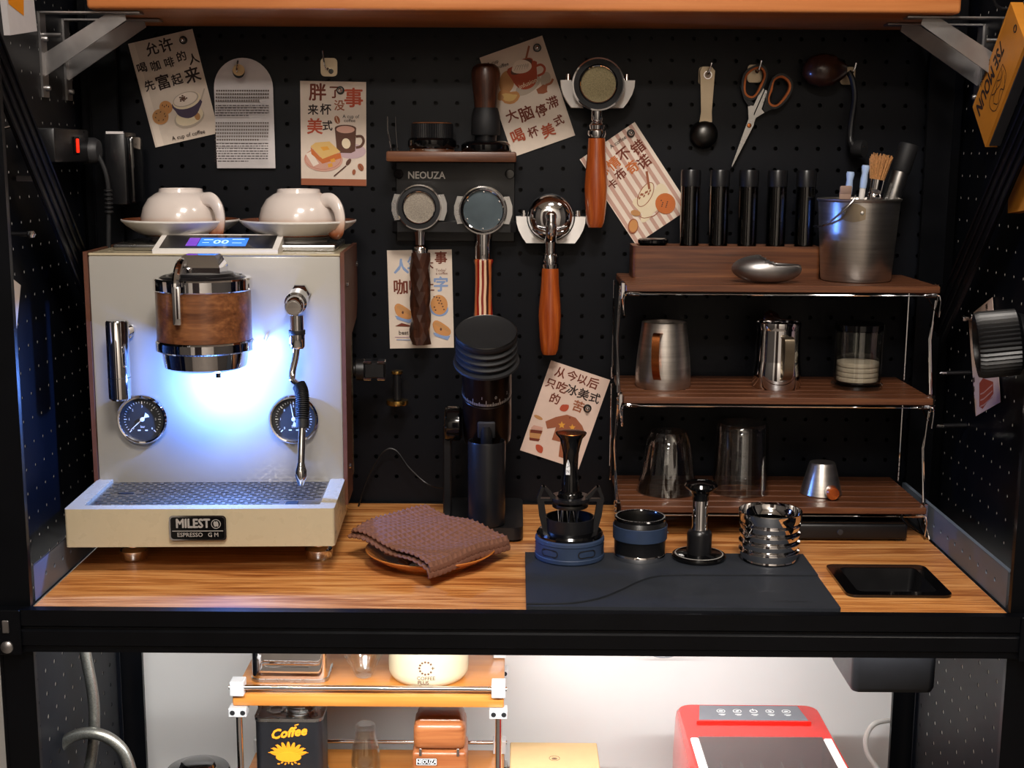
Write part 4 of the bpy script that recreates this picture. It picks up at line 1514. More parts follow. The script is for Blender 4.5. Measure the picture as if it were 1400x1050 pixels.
def pf(px, py, Y, lab, r, disc, disc_m, ring_black=True, ears=True, back=False):
    t = faced('portafilter', lab, 'portafilter', px, py, Y, 'portafilters hung on the pegboard')
    if back:
        MB().lathe([(r * .9, -.016), (r, -.015), (r, -.004), (r * .97, .004), (r * .82, .012), (r * .55, .0165), (r * .3, .018), (0, .0182)], 48).part('bowl', 'chrome', t)
        sp = MB().lathe([(.0085, .014), (.0085, .022), (.0078, .026), (.005, .0285), (0, .029)], 24, T(0, .002, 0)).part('spout_boss', 'chrome', t)
        MB().tube(smooth_path([(0, .004, .026), (0, -.010, .028), (0, -.022, .025), (0, -.030, .016)], 5), [.0075] * 5 + [.0085] * 11, 16).part('spout', 'chrome', t)
        MB().tube(smooth_path([(-.024, -.016, .014), (-.016, -.021, .021), (0, -.023, .024), (.016, -.021, .021), (.024, -.016, .014)], 5), [.0048] * 21, 12).part('spout', 'chrome', t)
    else:
        MB().lathe([(0, -.020), (r * .82, -.020), (r * .98, -.016), (r, -.012), (r, .016), (r * .985, .019), (r * .93, .0195), (r * .92, .017)], 56).part('basket_holder', 'chrome', t)
        MB().lathe([(r * .92, .0165), (disc * 1.10, .0172), (disc * 1.07, .012), (disc * 1.06, .010)], 56).part('gasket', 'black_rubber' if ring_black else 'chrome', t)
        MB().lathe([(disc * 1.07, .0174), (disc * 1.03, .0192), (disc * .99, .0185), (disc * .985, .0135)], 56).part('basket_rim', 'chrome', t)
        MB().lathe([(disc, .014), (disc * .5, .0142), (0, .0143)], 48).part('filter_disc', disc_m, t)
        if ears:
            for sx in (-1, 1):
                o = [(sx * r * .92 * math.cos(math.radians(a_)), r * .92 * math.sin(math.radians(a_))) for a_ in (-36, -12, 12, 36)]
                o += [(sx * (r + .0075) * math.cos(math.radians(a_)), (r + .0075) * math.sin(math.radians(a_))) for a_ in (28, 8, -8, -28)]
                MB().prism(o, .004, .0125).part('ear', 'steel', t, angle=25)
    return t


def white_fork(px, py, Y, lab, r):
    t = faced('portafilter_fork', lab, 'holder', px, py, Y, 'white plastic portafilter forks')
    n = 16
    ro = r + .0155
    left = [(-ro, 0), (-ro * .985, -.010), (-ro * .93, -.020), (-ro * .82, -.031), (-ro * .70, -.0395)]
    o = left + [(-x, y) for x, y in reversed(left)]
    o += [(r * math.cos(math.radians(-180 * i / n)), r * math.sin(math.radians(-180 * i / n))) for i in range(n + 1)]
    MB().prism(o, -.012, .008).part('fork', 'white_plastic', t, angle=25)
    MB().box(-r * .6, r * .6, -.039, -.036, -.034, -.012).part('mount', 'white_plastic', t)
    for sx in (-1, 1):
        MB().tube([(sx * (r + .004), 0, -.002), (sx * (r + .004), .009, -.002)], [.004, .0032], 12).part('stud', 'chrome', t)
    return t


# dark faceted handle, grey mesh
A = pf(574, 283, .455, 'portafilter with grey mesh filter and dark faceted wooden handle', .0340, .0230, 'mesh_steel')
pf_handle_lathe([(0, .030), (.0105, .033), (.0085, .044), (.0080, .056), (.0105, .058), (.0120, .061), (.0120, .070), (0, .070)], 'chrome', A, 0, 'neck')
b = MB()
vs, fs = [], []
n, rows = 10, 13
for j in range(rows):
    yy = -.068 - .139 * j / (rows - 1)
    for i in range(n):
        a_ = 2 * PI * (i + .5 * (j % 2)) / n
        rr_ = .0150 + .0012 * math.sin(j * 1.7 + i * 2.1) + (.0012 if (i + j) % 3 == 0 else 0)
        if j in (0, rows - 1):
            rr_ *= .93
        vs.append((rr_ * math.cos(a_), yy, rr_ * math.sin(a_)))
for j in range(rows - 1):
    for i in range(n):
        k = (i + 1) % n
        a0, a1, b0, b1 = j * n + i, j * n + k, (j + 1) * n + i, (j + 1) * n + k
        fs += [(a0, a1, b0), (a1, b1, b0)] if j % 2 == 0 else [(a0, b1, b0), (a0, a1, b1)]
fs += [tuple(reversed(range(n))), tuple(range((rows - 1) * n, rows * n))]
b.add(vs, fs)
b.part('handle', 'dark_wood', A, angle=8)

# striped laminated handle
B = pf(661, 287, .455, 'portafilter with slate-grey puck screen and striped laminated handle', .0362, .0296, 'slate_disc', ring_black=False)
for k in range(6):
    a_ = 2 * PI * k / 6 + .5
    MB().lathe([(0, .0155), (.0012, .0153), (.0012, .014), (0, .014)], 8, T(.027 * math.cos(a_), .027 * math.sin(a_), 0)).part('screw', 'chrome', B)
pf_handle_lathe([(0, .032), (.0135, .034), (.0128, .046), (.0125, .072), (.0118, .074), (0, .074)], 'chrome', B, 0, 'neck')
pf_handle_lathe([(0, .0735), (.0145, .0740), (.0150, .0760), (.0128, .082), (.0122, .105), (.0128, .135), (.0138, .150), (.0165, .175), (.0150, .200), (0, .203)], 'ply_stripes', B, 0)

# two with rosewood handles
RH = [(0, 0), (.0125, .0005), (.0130, .006), (.0135, .022), (.0150, .040), (.0165, .058), (.0172, .072), (.0165, .090), (.0150, .110), (.0135, .124), (.0105, .131), (0, .1325)]
Cc = pf(753, 297, .450, 'chrome portafilter hung back to front showing its spout, reddish wooden handle', .0348, 0, None, back=True)
pf_handle_lathe([(0, .026), (.010, .030), (.0085, .045), (.0085, .054), (.0105, .055), (.0115, .058), (.0120, .066), (.0105, .068), (.0135, .070), (.0125, .076), (0, .076)], 'chrome', Cc, 0, 'neck')
pf_handle_lathe(RH, 'rosewood', Cc, -.0755)
white_fork(753, 296, .462, 'white fork holding the portafilter that shows its spout', .0365)
D = pf(817, 116, .450, 'portafilter with brass mesh basket and reddish wooden handle', .0385, .0258, 'mesh_brass')
for ch in list(D.children):
    if ch.name.startswith('ear'):
        bpy.data.objects.remove(ch)
pf_handle_lathe([(0, .033), (.0085, .036), (.0085, .050), (.0075, .052), (.0095, .054), (.0115, .058), (.0105, .064), (.0130, .066), (.0135, .071), (.0120, .076), (0, .078)], 'chrome', D, 0, 'neck')
pf_handle_lathe(RH, 'rosewood', D, -.0765)
white_fork(817, 110, .462, 'white fork holding the portafilter with the brass mesh', .0392)

# small spool on the pegboard between machine and grinder
t = faced('spool_knob', 'small black spool with two golden discs, beside the grinder', 'knob', 543, 528, .46)
MB().lathe([(0, -.021), (.0062, -.021), (.0062, .020), (0, .020)], 20, R('X', -90)).part('core', 'black_satin', t)
MB().lathe([(0, .0195), (.0085, .0195), (.0090, .021), (.0085, .024), (0, .024)], 24, R('X', -90)).part('disc', 'brass', t)
MB().lathe([(0, -.0285), (.0165, -.0285), (.0172, -.026), (.0165, -.0215), (0, -.0215)], 28, R('X', -90)).part('disc', 'brass', t)
MB().tube([(0, .0, -.006), (0, 0, -.040)], .004, 10).part('mount', 'black_satin', t)
# ================================================================== on the counter
# grinder
g0 = Vector((-.054, .355, 0))
t = thing('coffee_grinder', 'tall black single-dose coffee grinder with a ribbed bellows lid', 'grinder', g0)
MB().prism(rrect(-.059, -.074, .059, .092, .014, 5), .004, .022).part('base', 'black_satin', t)
for x_, y_ in ((-.045, -.06), (.045, -.06), (-.045, .078), (.045, .078)):
    MB().lathe([(0, 0), (.007, 0), (.007, .005), (0, .005)], 12, T(x_, y_, 0)).part('foot', 'black_rubber', t)
MB().box(-.024, .024, .030, .072, .021, .235, .008, 3).part('column', 'black_satin', t)
tilt = 26
Mb = T(.006, -.010, .152) @ R('X', tilt)
MB().lathe([(0, -.020), (.030, -.020), (.034, -.014), (.0350, 0), (.0350, .062), (.0342, .063), (.0342, .0645), (.0352, .0655), (.0352, .118), (0, .118)], 48, Mb).part('body', 'bronze_black', t)
b = MB()
for k in range(-26, 27):
    a_ = math.radians(-90 + k * 3.2)
    h_ = .010 if k % 10 == 0 else .0065 if k % 5 == 0 else .0042
    b.add([(.0354 * math.cos(a_ + s_ * .011), .0354 * math.sin(a_ + s_ * .011), .0665 + z_) for s_, z_ in ((-1, 0), (1, 0), (1, h_), (-1, h_))], [(0, 1, 2, 3)], Mb)
for k, n_ in ((-20, '2'), (0, '1'), (10, '0'), (20, '2')):
    a_ = -90 + (k - 3) * 3.2
    b.text(n_, .007, Mb @ R('Z', a_ + 90) @ T(0, -.0356, .0805) @ FRONT)
b.part('scale_marks', 'ink_silver', t)
b = MB()
prof = [(0, .118), (.0445, .118), (.0465, .1195), (.0460, .1225), (.0385, .1245)]
z_ = .1245
for k in range(3):
    prof += [(.0385, z_ + .001), (.0430, z_ + .0055), (.0432, z_ + .0070), (.0385, z_ + .0105)]
    z_ += .0105
prof += [(.0405, z_ + .002), (.0425, z_ + .005), (.0425, z_ + .012), (.0418, z_ + .0135), (.0400, z_ + .0125), (0, z_ + .0115)]
b.lathe(prof, 48, Mb)
bl_ = b.part('bellows_lid', 'black_rubber', t)
MB().lathe([(.0416, z_ + .0132), (.0423, z_ + .0138), (.0429, z_ + .0128)], 48, Mb).part('rim_highlight', 'dark_steel', bl_)  # thin ring added to imitate the highlight along the lid rim
MB().box(-.0125, .0125, -.0385, -.033, .012, .040, .002, 2, M=Mb).part('power_button', 'dark_grey', t)
MB().lathe([(0, 0), (.0075, 0), (.0085, .004), (.0085, .030), (0, .030)], 20, T(.006, -.052, .135)).part('chute', 'black_satin', t)
b = MB()
b.lathe([(0, 0), (.020, 0), (.0255, .004), (.0258, .020), (.0240, .024), (0, .024)], 36, T(-.030, -.010, .160) @ R('Y', -90))
kn = b.part('side_wheel', 'black_gloss', t)
MB().lathe([(.0225, .0243), (.0232, .0248), (.0238, .0243)], 36, T(-.030, -.010, .160) @ R('Y', -90)).part('trim_ring', 'brass', kn)
MB().box(-.058, -.046, -.016, .004, .022, .158, .002, 1).part('side_arm', 'black_satin', t)
# dosing cup
cpos = Vector((-.0475, .302, .022))
t = thing('dosing_cup', 'tall black dosing cup on the grinder base', 'cup', cpos)
MB().lathe([(0, 0), (.0245, 0), (.0262, .002), (.0265, .006), (.0268, .120), (.0262, .1225), (.0250, .122), (.0246, .114), (.0245, .006), (0, .005)], 40).part('cup_body', 'black_satin', t)

# cable arching on the counter behind
b = MB().tube(smooth_path([at(488, 700, Y=.47), at(500, 660, Y=.475), at(522, 620, Y=.478), at(540, 615, Y=.478), at(560, 640, Y=.474), at(585, 662, Y=.468), at(608, 668, Y=.45)], 6), .0013, 8)
b.solo('power_cable', 'black_plastic', 'thin black cable arching between the machine and the grinder', 'cable')

# ------------------------------------------------------------------ plate and towel
t = thing('serving_plate', 'shallow amber-brown plate under the folded towel', 'plate', (-.120, .187, 0))
MB().lathe([(0, .002), (.050, .002), (.052, 0), (.057, 0), (.058, .003), (.075, .010), (.0905, .0195), (.0925, .0215), (.0915, .0225), (.088, .0212), (.072, .0125), (.055, .0065), (0, .006)], 64).part('dish', 'plate_amber', t, M=S(.95, .95, 1))

A_, B_, C_, D_ = Vector((-.229, .198, .036)), Vector((-.130, .262, .053)), Vector((-.020, .205, .032)), Vector((-.118, .075, .0300))
random.seed(11)


def towel_sheet(dz, sag, u1, curl, grow=0.0):
    b = MB()
    nu, nv = 150, 126
    vs, fs = [], []
    for i in range(nu + 1):
        u = -grow + (u1 + grow) * i / nu
        for j in range(nv + 1):
            v = -grow * .6 + (1 + 1.2 * grow) * j / nv
            uu = min(u, 1.0)
            P = A_ * (1 - uu) * (1 - v) + D_ * uu * (1 - v) + B_ * (1 - uu) * v + C_ * uu * v
            P = P.copy()
            # soft hills and folds
            P.z += .010 * math.sin(PI * v) * (1 - uu) ** 2 - sag * math.sin(PI * min(1, max(0, uu))) * math.sin(PI * min(1, max(0, v))) * .6
            P.z += .0045 * math.sin(7 * v + 3 * uu) * (1 - v) * .8 + .003 * math.sin(9 * uu - 4 * v)
            if u > 1.0:                                  # rolled front edge
                dirv = (D_ - A_).normalized()
                a = (u - 1.0) * curl
                rr_ = .0085
                P += dirv * rr_ * math.sin(a) + Vector((0, 0, -rr_ * (1 - math.cos(a))))
            w_ = .0026 * max(abs(math.sin(u * PI * 16)), abs(math.sin(v * PI * 17))) ** 5
            P.z += w_ + dz
            vs.append(P)
    for i in range(nu):
        for j in range(nv):
            a = i * (nv + 1) + j
            fs.append((a, a + nv + 1, a + nv + 2, a + 1))
    return b.add(vs, fs)


t = thing('waffle_towel', 'brown waffle-weave towel folded on the plate', 'towel')
for nm, args in (('top_layer', (.004, .006, 1.22, 14.0)), ('under_layer', (-.0035, .006, 1.16, 14.0, .03))):
    o = towel_sheet(*args).part(nm, 'towel', t, angle=60)
    sol = o.modifiers.new('thickness', 'SOLIDIFY')
    sol.thickness = .0018
    sol.offset = -1
b = MB()
for k, (du, dz) in enumerate(((.0, .0),)):
    P0 = at(553, 765, Z=.022)
    pts = [P0 + Vector((-.028, .010, .006)), P0 + Vector((-.010, .000, .004)), P0 + Vector((.004, -.004, -.002)), P0 + Vector((.004, .000, -.008)), P0 + Vector((-.010, .008, -.006))]
    sp = smooth_path(pts, 6)
    vs = []
    for q_ in sp:
        vs += [q_, q_ + Vector((.030, .050, .004))]
    b.add(vs, [(2 * i, 2 * i + 2, 2 * i + 3, 2 * i + 1) for i in range(len(sp) - 1)])
o = b.part('fold', 'towel', t, angle=60)
sol = o.modifiers.new('thickness', 'SOLIDIFY')
sol.thickness = .0022

# ------------------------------------------------------------------ tamping mat and its tools
t = thing('tamping_mat', 'dark slate rubber tamping mat with a curved step', 'mat')
MX0, MX1, MY0, MY1 = .0075, .3885, .0006, .214
MB().prism(rrect(MX0, MY0, MX1, MY1, .003, 2), .0002, .0055).part('base', 'mat_slate', t)
curve = [at(700 + u * .2857, 550 + v * .2857, Z=.006) for u, v in ((68, 966), (200, 965), (300, 960), (420, 938), (520, 900), (600, 862), (680, 836), (780, 828), (1000, 828), (1300, 829), (1444, 830))]
cv = [(p.x, p.y) for p in smooth_path([(p.x, p.y, 0) for p in curve], 5)]
cv[0] = (MX0, cv[0][1])
cv[-1] = (MX1, cv[-1][1])
MB().prism(cv + [(MX1, MY1), (MX0, MY1)], .0055, .0075).part('upper_step', 'mat_slate', t, angle=50)
cv2 = [(x, y - .0008) for x, y in cv]
MB().prism([(x, y - .0012) for x, y in cv] + list(reversed([(x, y + .0002) for x, y in cv])), .0056, .0061).part('groove', 'groove_dark', t, angle=50)
b = MB()
q_ = at(1075, 822, Z=.006)
b.stroke([(q_.x - .020, q_.y), (q_.x - .006, q_.y + .0004), (q_.x + .002, q_.y + .003), (q_.x + .004, q_.y - .003), (q_.x + .010, q_.y), (q_.x + .026, q_.y + .001)], .0008, .0058)
b.part('logo_mark', 'groove_dark', t)
ZM = .0076

# needle stirring tool in its stand
wp = Vector((.0675, .196, ZM))
t = thing('needle_stirrer', 'black needle stirring tool with flared knob in a navy ring stand', 'coffee tool', wp)
b = MB().lathe([(0, 0), (.0455, 0), (.0470, .002), (.0470, .0065), (.0462, .0075), (.0462, .0240), (.0470, .0250), (.0465, .029), (.0440, .031), (0, .031)], 56)
base = b.part('ring_base', 'navy_silicone', t)
for a_ in (-128, -62, -10, 50, 110, 170):
    o = rrect(-.0135, .0100, .0135, .0205, .005, 4)
    vs, fs = [], []
    n_ = len(o)
    inn = rrect(-.0120, .0115, .0120, .0190, .0036, 4)
    for (x_, z_) in o + inn:
        an = math.radians(a_) + x_ / .0468
        vs.append((.0470 * math.cos(an), .0470 * math.sin(an), z_))
    fs = [(i, (i + 1) % n_, n_ + (i + 1) % n_, n_ + i) for i in range(n_)]
    MB().add(vs, fs).part('slot_trim', 'black_rubber', base, angle=60)
MB().lathe([(0, .031), (.0445, .031), (.0450, .034), (.0430, .037), (.0365, .0385), (0, .0385)], 48).part('collar', 'black_gloss', t)
MB().lathe([(.0335, .0385), (.0335, .0560), (.0325, .0565), (.0315, .0560), (.0315, .040), (0, .040)], 48).part('cup_rim', 'black_satin', t)
for sx in (-1, 1):
    o = [(sx * .036, .036), (sx * .0300, .036), (sx * .0325, .060), (sx * .0355, .0800), (sx * .0200, .0800), (sx * .0200, .0850), (sx * .0345, .1000), (sx * .0390, .1000), (sx * .0455, .0860), (sx * .0420, .060)]
    inner = [(sx * .0260, .0838), (sx * .0355, .0938), (sx * .0395, .0848)]
    P_ = T(0, -.004, 0) @ FRONT
    b = MB()
    b.prism(o[:5] + [(sx * .0205, .0835), (sx * .0400, .0835), (sx * .0448, .0835), (sx * .0420, .060)], 0, .008, P_)
    b.prism([(sx * .0200, .0835), (sx * .0200, .0855), (sx * .0345, .1005), (sx * .0375, .1005), (sx * .0260, .0835)], 0, .008, P_)
    b.prism([(sx * .0345, .1005), (sx * .0390, .1005), (sx * .0450, .0835), (sx * .0405, .0835), (sx * .0362, .0955)], 0, .008, P_)
    b.part('stand_arm', 'black_satin', t, angle=25)
MB().lathe([(.018, .0790), (.0275, .0790), (.0280, .0815), (.0275, .0840), (.018, .0840), (.0178, .0815), (.018, .0790)], 40).part('top_ring', 'black_satin', t)
MB().lathe([(0, .070), (.0240, .070), (.0245, .0725), (.0240, .075), (0, .075)], 36).part('needle_plate', 'dark_steel', t)
for k in range(9):
    a_ = 2 * PI * k / 9
    r_ = .018 if k % 2 else .010
    MB().tube([(r_ * math.cos(a_), r_ * math.sin(a_), .070), (r_ * math.cos(a_ + .3), r_ * math.sin(a_ + .3), .041)], .0006, 6).part('needle', 'steel', t)
ztop = at(783, 590, Y=.196).z - ZM
MB().lathe([(0, .075), (.0160, .075), (.0162, .088), (.0150, .090), (.0120, .092), (.0112, .110), (.0105, .112), (.0098, .125), (.0105, ztop - .030), (.0125, ztop - .020), (.0155, ztop - .009), (.0205, ztop - .003), (.0208, ztop - .0015), (0, ztop - .0015)], 40).part('stem', 'black_gloss', t)
MB().lathe([(0, ztop + .0012), (.012, ztop + .0008), (.0200, ztop - .0008), (.0206, ztop - .002), (0, ztop - .003)], 40).part('knob_cap', 'copper', t)
b = MB()
zc = at(777, 638, Y=.186).z - ZM
Ml = T(-.004, -.0107, zc) @ R('Z', -14) @ FRONT
b.prism([(-.0028, -.011), (.0028, -.011), (.0028, -.003), (.0022, .004), (0, .010), (-.0022, .004), (-.0028, -.003)], 0, .0002, Ml)
b.use(1).text('N', .0055, Ml @ T(0, -.0065, .0004))
b.stroke([(-.0018, -.001), (.0018, .001), (0, .007)], .0006, .0004, Ml)
b.part('logo', ['ink_white', 'groove_dark'], t)

# dosing ring
t = thing('dosing_ring', 'black magnetic dosing ring with engraved silver rim', 'coffee tool', (.1625, .196, ZM))
MB().lathe([(.030, 0), (.0345, 0), (.0352, .002), (.0352, .007), (.0345, .0085)], 48).part('foot_ring', 'chrome', t)
MB().lathe([(.030, .0085), (.0345, .0085), (.0348, .026), (.0362, .028), (.0364, .046), (.0352, .048), (.0340, .054), (.0325, .056)], 48).part('body', 'black_satin', t)
MB().lathe([(.0352, .0275), (.0366, .028), (.0368, .046), (.0356, .047)], 48).part('navy_band', 'navy_silicone', t)
MB().lathe([(.0345, .0535), (.0348, .0560), (.0335, .0575), (.0312, .0575), (.0305, .056)], 48).part('rim', 'black_gloss', t)
MB().lathe([(.0305, .056), (.0295, .050), (.0300, .030), (.0270, .012), (0, .010)], 48).part('inner_wall', 'dark_steel', t)
random.seed(5)
b = MB()
a_ = 0
while a_ < 360:
    w_ = random.choice((3, 5, 8))
    b.ring(ell(0, 0, .0333, .0333, 4, 0, a_, a_ + w_) + ell(0, 0, .0318, .0318, 4, 0, a_ + w_, a_), ell(0, 0, .0330, .0330, 4, 0, a_ + .2, a_ + w_ - .2) + ell(0, 0, .0321, .0321, 4, 0, a_ + w_ - .2, a_ + .2), .0576, .0578) if False else b.sheet(ell(0, 0, .0334, .0334, 4, 0, a_, a_ + w_) + ell(0, 0, .0316, .0316, 4, 0, a_ + w_, a_), .0577)
    a_ += w_ + 2.2
b.part('rim_engraving', 'ink_silver', t)
MB().tube([(.0362, -.004, .036), (.0378, -.004, .036)], .0018, 8).part('set_screw', 'chrome', t)

# tamper with chrome neck
t = thing('coffee_tamper', 'low black tamper with domed knob and chrome neck on the mat', 'tamper', (.2425, .192, ZM))
MB().lathe([(0, 0), (.0340, 0), (.0360, .0015), (.0366, .004), (.0355, .006), (.0300, .0075), (0, .0075)], 48).part('base_disc', 'black_gloss', t)
MB().lathe([(.0328, .0069), (.0322, .0074), (.0312, .0073)], 48).part('edge_line', 'ink_silver', t)
b = MB()
for k in range(3):
    a_ = math.radians(-90 + 120 * k)
    b.box(-.003, .003, .014, .030, .007, .009, M=R('Z', -90 + 120 * k - 60))
b.part('base_rib', 'black_satin', t)
MB().lathe([(0, .0075), (.0165, .0075), (.0168, .034), (.0155, .038), (.0120, .041), (0, .041)], 40).part('lower_body', 'black_satin', t)
zk = at(959, 657, Y=.19).z - ZM
MB().lathe([(0, .041), (.0115, .041), (.0105, .046), (.0105, zk - .028), (.0100, zk - .026), (0, zk - .026)], 40).part('neck', 'chrome', t)
MB().lathe([(0, zk - .027), (.0110, zk - .027), (.0115, zk - .020), (.0150, zk - .014), (.0215, zk - .0095), (.0225, zk - .007), (.0200, zk - .003), (.0110, zk - .0005), (0, zk)], 40).part('knob', 'black_gloss', t)
b = MB().stroke([(-.005, 0), (-.002, .0015), (0, -.0012), (.002, .0015), (.005, 0)], .0010, zk + .0003)
b.part('knob_mark', 'ink_white', t)

# rippled chrome cup
t = thing('ripple_cup', 'polished chrome cup with four rounded ripples', 'cup', (.3365, .190, ZM))
zr = at(1057, 697, Y=.19).z - ZM
pr = [(0, 0), (.0340, 0), (.0375, .002)]
nr, h0_ = 4, .004
hh = (zr - .016 - h0_) / nr
for k in range(nr):
    z_ = h0_ + k * hh
    pr += [(.0370, z_ + .02 * hh), (.0378, z_ + .14 * hh), (.0408, z_ + .80 * hh), (.0406, z_ + .88 * hh), (.0372, z_ + .96 * hh)]
pr += [(.0400, zr - .014), (.0420, zr - .008), (.0425, zr - .001), (.0420, zr), (.0412, zr - .0005), (.0408, zr - .008), (.0360, zr - .016), (.0345, .006), (0, .005)]
MB().lathe(pr, 64).part('cup_body', 'chrome', t, angle=28)
q_ = T(.0, -.0424, zr - .009)
MB().text('bou', .0075, R('Z', 24) @ T(.0, -.0428, zr - .0075) @ FRONT).part('lettering', 'dark_steel', t)

# ------------------------------------------------------------------ sunken black tray at the counter's end
t = thing('sunken_tray', 'shallow black rectangular tray with rounded corners set in the counter', 'tray')
TX0, TX1, TY0, TY1 = .4105, .5435, .056, .1815
b = MB()
b.ring(rrect(TX0, TY0, TX1, TY1, .012, 5), rrect(TX0 + .016, TY0 + .014, TX1 - .016, TY1 - .014, .008, 5), .0003, .0038)
b.part('rim', 'black_gloss', t)
b = MB()
o1, o2 = rrect(TX0 + .016, TY0 + .014, TX1 - .016, TY1 - .014, .008, 5), rrect(TX0 + .020, TY0 + .030, TX1 - .020, TY1 - .017, .006, 5)
n_ = len(o1)
b.add([(x, y, .0030) for x, y in o1] + [(x, y, -.026) for x, y in o2], [(i, (i + 1) % n_, n_ + (i + 1) % n_, n_ + i) for i in range(n_)] + [tuple(range(n_, 2 * n_))])
b.part('well', 'black_plastic', t)
# ================================================================== folding wire-and-wood shelf unit
t = thing('folding_shelf', 'three-tier folding shelf of walnut slats and steel wire', 'shelf')
SX0, SX1, SY0, SY1 = .1455, .5825, .300, .486
TIERS = (.3675, .209, .050)
TH = .010
unit = t
for k, zt_ in enumerate(TIERS):
    nsl = 6
    pw = (SY1 - SY0) / nsl
    sl_me = MB().box(-(SX1 - SX0) / 2, (SX1 - SX0) / 2, -pw / 2 + .0012, pw / 2 - .0012, -TH, 0, .0012, 1).mesh('slat', ['walnut'])
    for i in range(nsl):
        o = bpy.data.objects.new('slat', sl_me)
        COL.objects.link(o)
        o.parent = t
        o.location = ((SX0 + SX1) / 2, SY0 + pw * (i + .5), zt_)
    for x_ in (SX0 + .012, SX1 - .012):
        MB().box(x_ - .008, x_ + .008, SY0 + .004, SY1 - .004, zt_ - TH - .006, zt_ - TH, .001, 1).part('batten', 'walnut', t)
    # wire under the front edge and folded end hooks
    MB().tube([(SX0 + .004, SY0 + .003, zt_ - TH - .0035), (SX1 - .004, SY0 + .003, zt_ - TH - .0035)], .0011, 6).part('front_wire', 'chrome', t)
    for sx, x_ in ((-1, SX0), (1, SX1)):
        b = MB()
        b.tube(smooth_path([(x_ - sx * .022, SY0 + .002, zt_ - TH - .003), (x_, SY0 + .002, zt_ - TH - .003), (x_ + sx * .001, SY0 + .004, zt_ - TH - .030), (x_ + sx * .001, SY0 + .012, zt_ - TH - .030), (x_ + sx * .001, SY0 + .075, zt_ - TH - .004)], 3), .0012, 6)
        b.part('end_hook', 'chrome', t)
        for (y_, z_) in ((SY0 + .020, zt_ - .006), (SY0 + .020, zt_ - .014)):
            MB().lathe([(0, .006), (.0025, .006), (.0035, .0045), (.0035, 0), (0, 0)], 10, T(x_ + sx * .002, y_, z_) @ R('Y', sx * 90)).part('bolt', 'chrome', t)
        MB().box(min(x_, x_ + sx * .006), max(x_, x_ + sx * .006), SY0 + .012, SY0 + .028, zt_ - .022, zt_ + .002, .001, 1).part('hinge_plate', 'chrome', t)
for (za, zb) in ((TIERS[0], TIERS[1]), (TIERS[1], TIERS[2])):
    for sx, x_ in ((-1, SX0 - .005), (1, SX1 + .004)):
        MB().tube([(x_, SY0 + .020, za - .008), (x_ - .003, SY0 + .040, (za + zb) / 2), (x_ - .002, SY0 + .024, zb + .002)], .0017, 8).part('wire_leg', 'chrome', t)
        MB().tube([(x_ - .002, SY0 + .022, za - .008), (x_ - .0045, SY0 + .030, (za + zb) / 2), (x_ + .001, SY0 + .028, zb + .002)], .0015, 8).part('wire_leg', 'chrome', t)
        MB().tube([(x_, SY1 - .030, za - .008), (x_, SY1 - .030, zb)], .0017, 8).part('wire_leg', 'chrome', t)
for sx, x_ in ((-1, SX0 + .003), (1, SX1 + .001)):
    z_ = TIERS[2] - TH
    MB().tube(smooth_path([(x_, SY0 + .03, z_), (x_ + .006, SY0 + .006, z_ - .034), (x_ + .006, SY0 + .020, .0016), (x_ - .002, SY0 + .110, .0016), (x_, SY0 + .12, z_)], 4), .0016, 8).part('foot_wire', 'chrome', t)
    MB().tube([(x_, SY1 - .03, z_), (x_, SY1 - .03, .0)], .0016, 8).part('foot_wire', 'chrome', t)
Z1, Z2, Z3 = TIERS

# ------------------------------------------------------------------ top tier
ty = .430
xs = [at(px, 300, Y=ty).x for px in (943, 982.5, 1022, 1061, 1100)]
tr = thing('tube_tray', 'long walnut tray holding the black-capped test tubes', 'tray', (0, 0, Z1))
tx0, tx1 = at(865, 355, Y=.40).x, at(1122, 355, Y=.40).x
zt_ = at(990, 337, Y=.40).z - Z1
b = MB()
out_ = rrect(tx0, .400, tx1, .462, .006, 4)
in_ = rrect(tx0 + .008, .408, tx1 - .008, .454, .004, 4)
b.ring(out_, in_, .0, zt_)
b.box(tx0 + .004, tx1 - .004, .404, .458, .0, .006)
b.part('tray_body', 'walnut', tr)
labs = ['beside the pink-striped card', 'second from the pink-striped card', 'in the middle of the row', 'second from the steel bucket', 'next to the steel bucket']
for x_, lb in zip(xs, labs):
    t = thing('test_tube', 'glass bean tube with black cap in the walnut tray, ' + lb, 'tube', (x_, ty, Z1 + .0065), group='black-capped tubes in the walnut tray')
    H = at(943, 232, Y=ty).z - (Z1 + .0065)
    MB().lathe([(0, 0), (.0105, 0), (.0140, .0035), (.0142, H - .020), (.0128, H - .020), (.0126, .005), (0, .003)], 28).part('glass_body', 'smoke_glass', t)
    MB().lathe([(0, H - .0265), (.0124, H - .0265), (.0130, H - .024), (.0146, H - .0235), (.0148, H - .003), (.0138, H), (.0125, H - .001), (0, H - .001)], 28).part('cap', 'black_satin', t)
q_ = at(893, 330, Y=.43)
t = thing('black_lid_pot', 'low round black pot in the tray below the striped card', 'pot', (q_.x, .431, Z1 + .0065))
MB().lathe([(0, 0), (.0160, 0), (.0185, .003), (.0190, .040), (0, .040)], 32).part('pot_body', 'black_plastic', t)
MB().lathe([(0, .040), (.0195, .040), (.0225, .044), (.0225, .048), (.0200, .0495), (.0120, .0475), (0, .0470)], 32).part('lid', 'black_gloss', t)

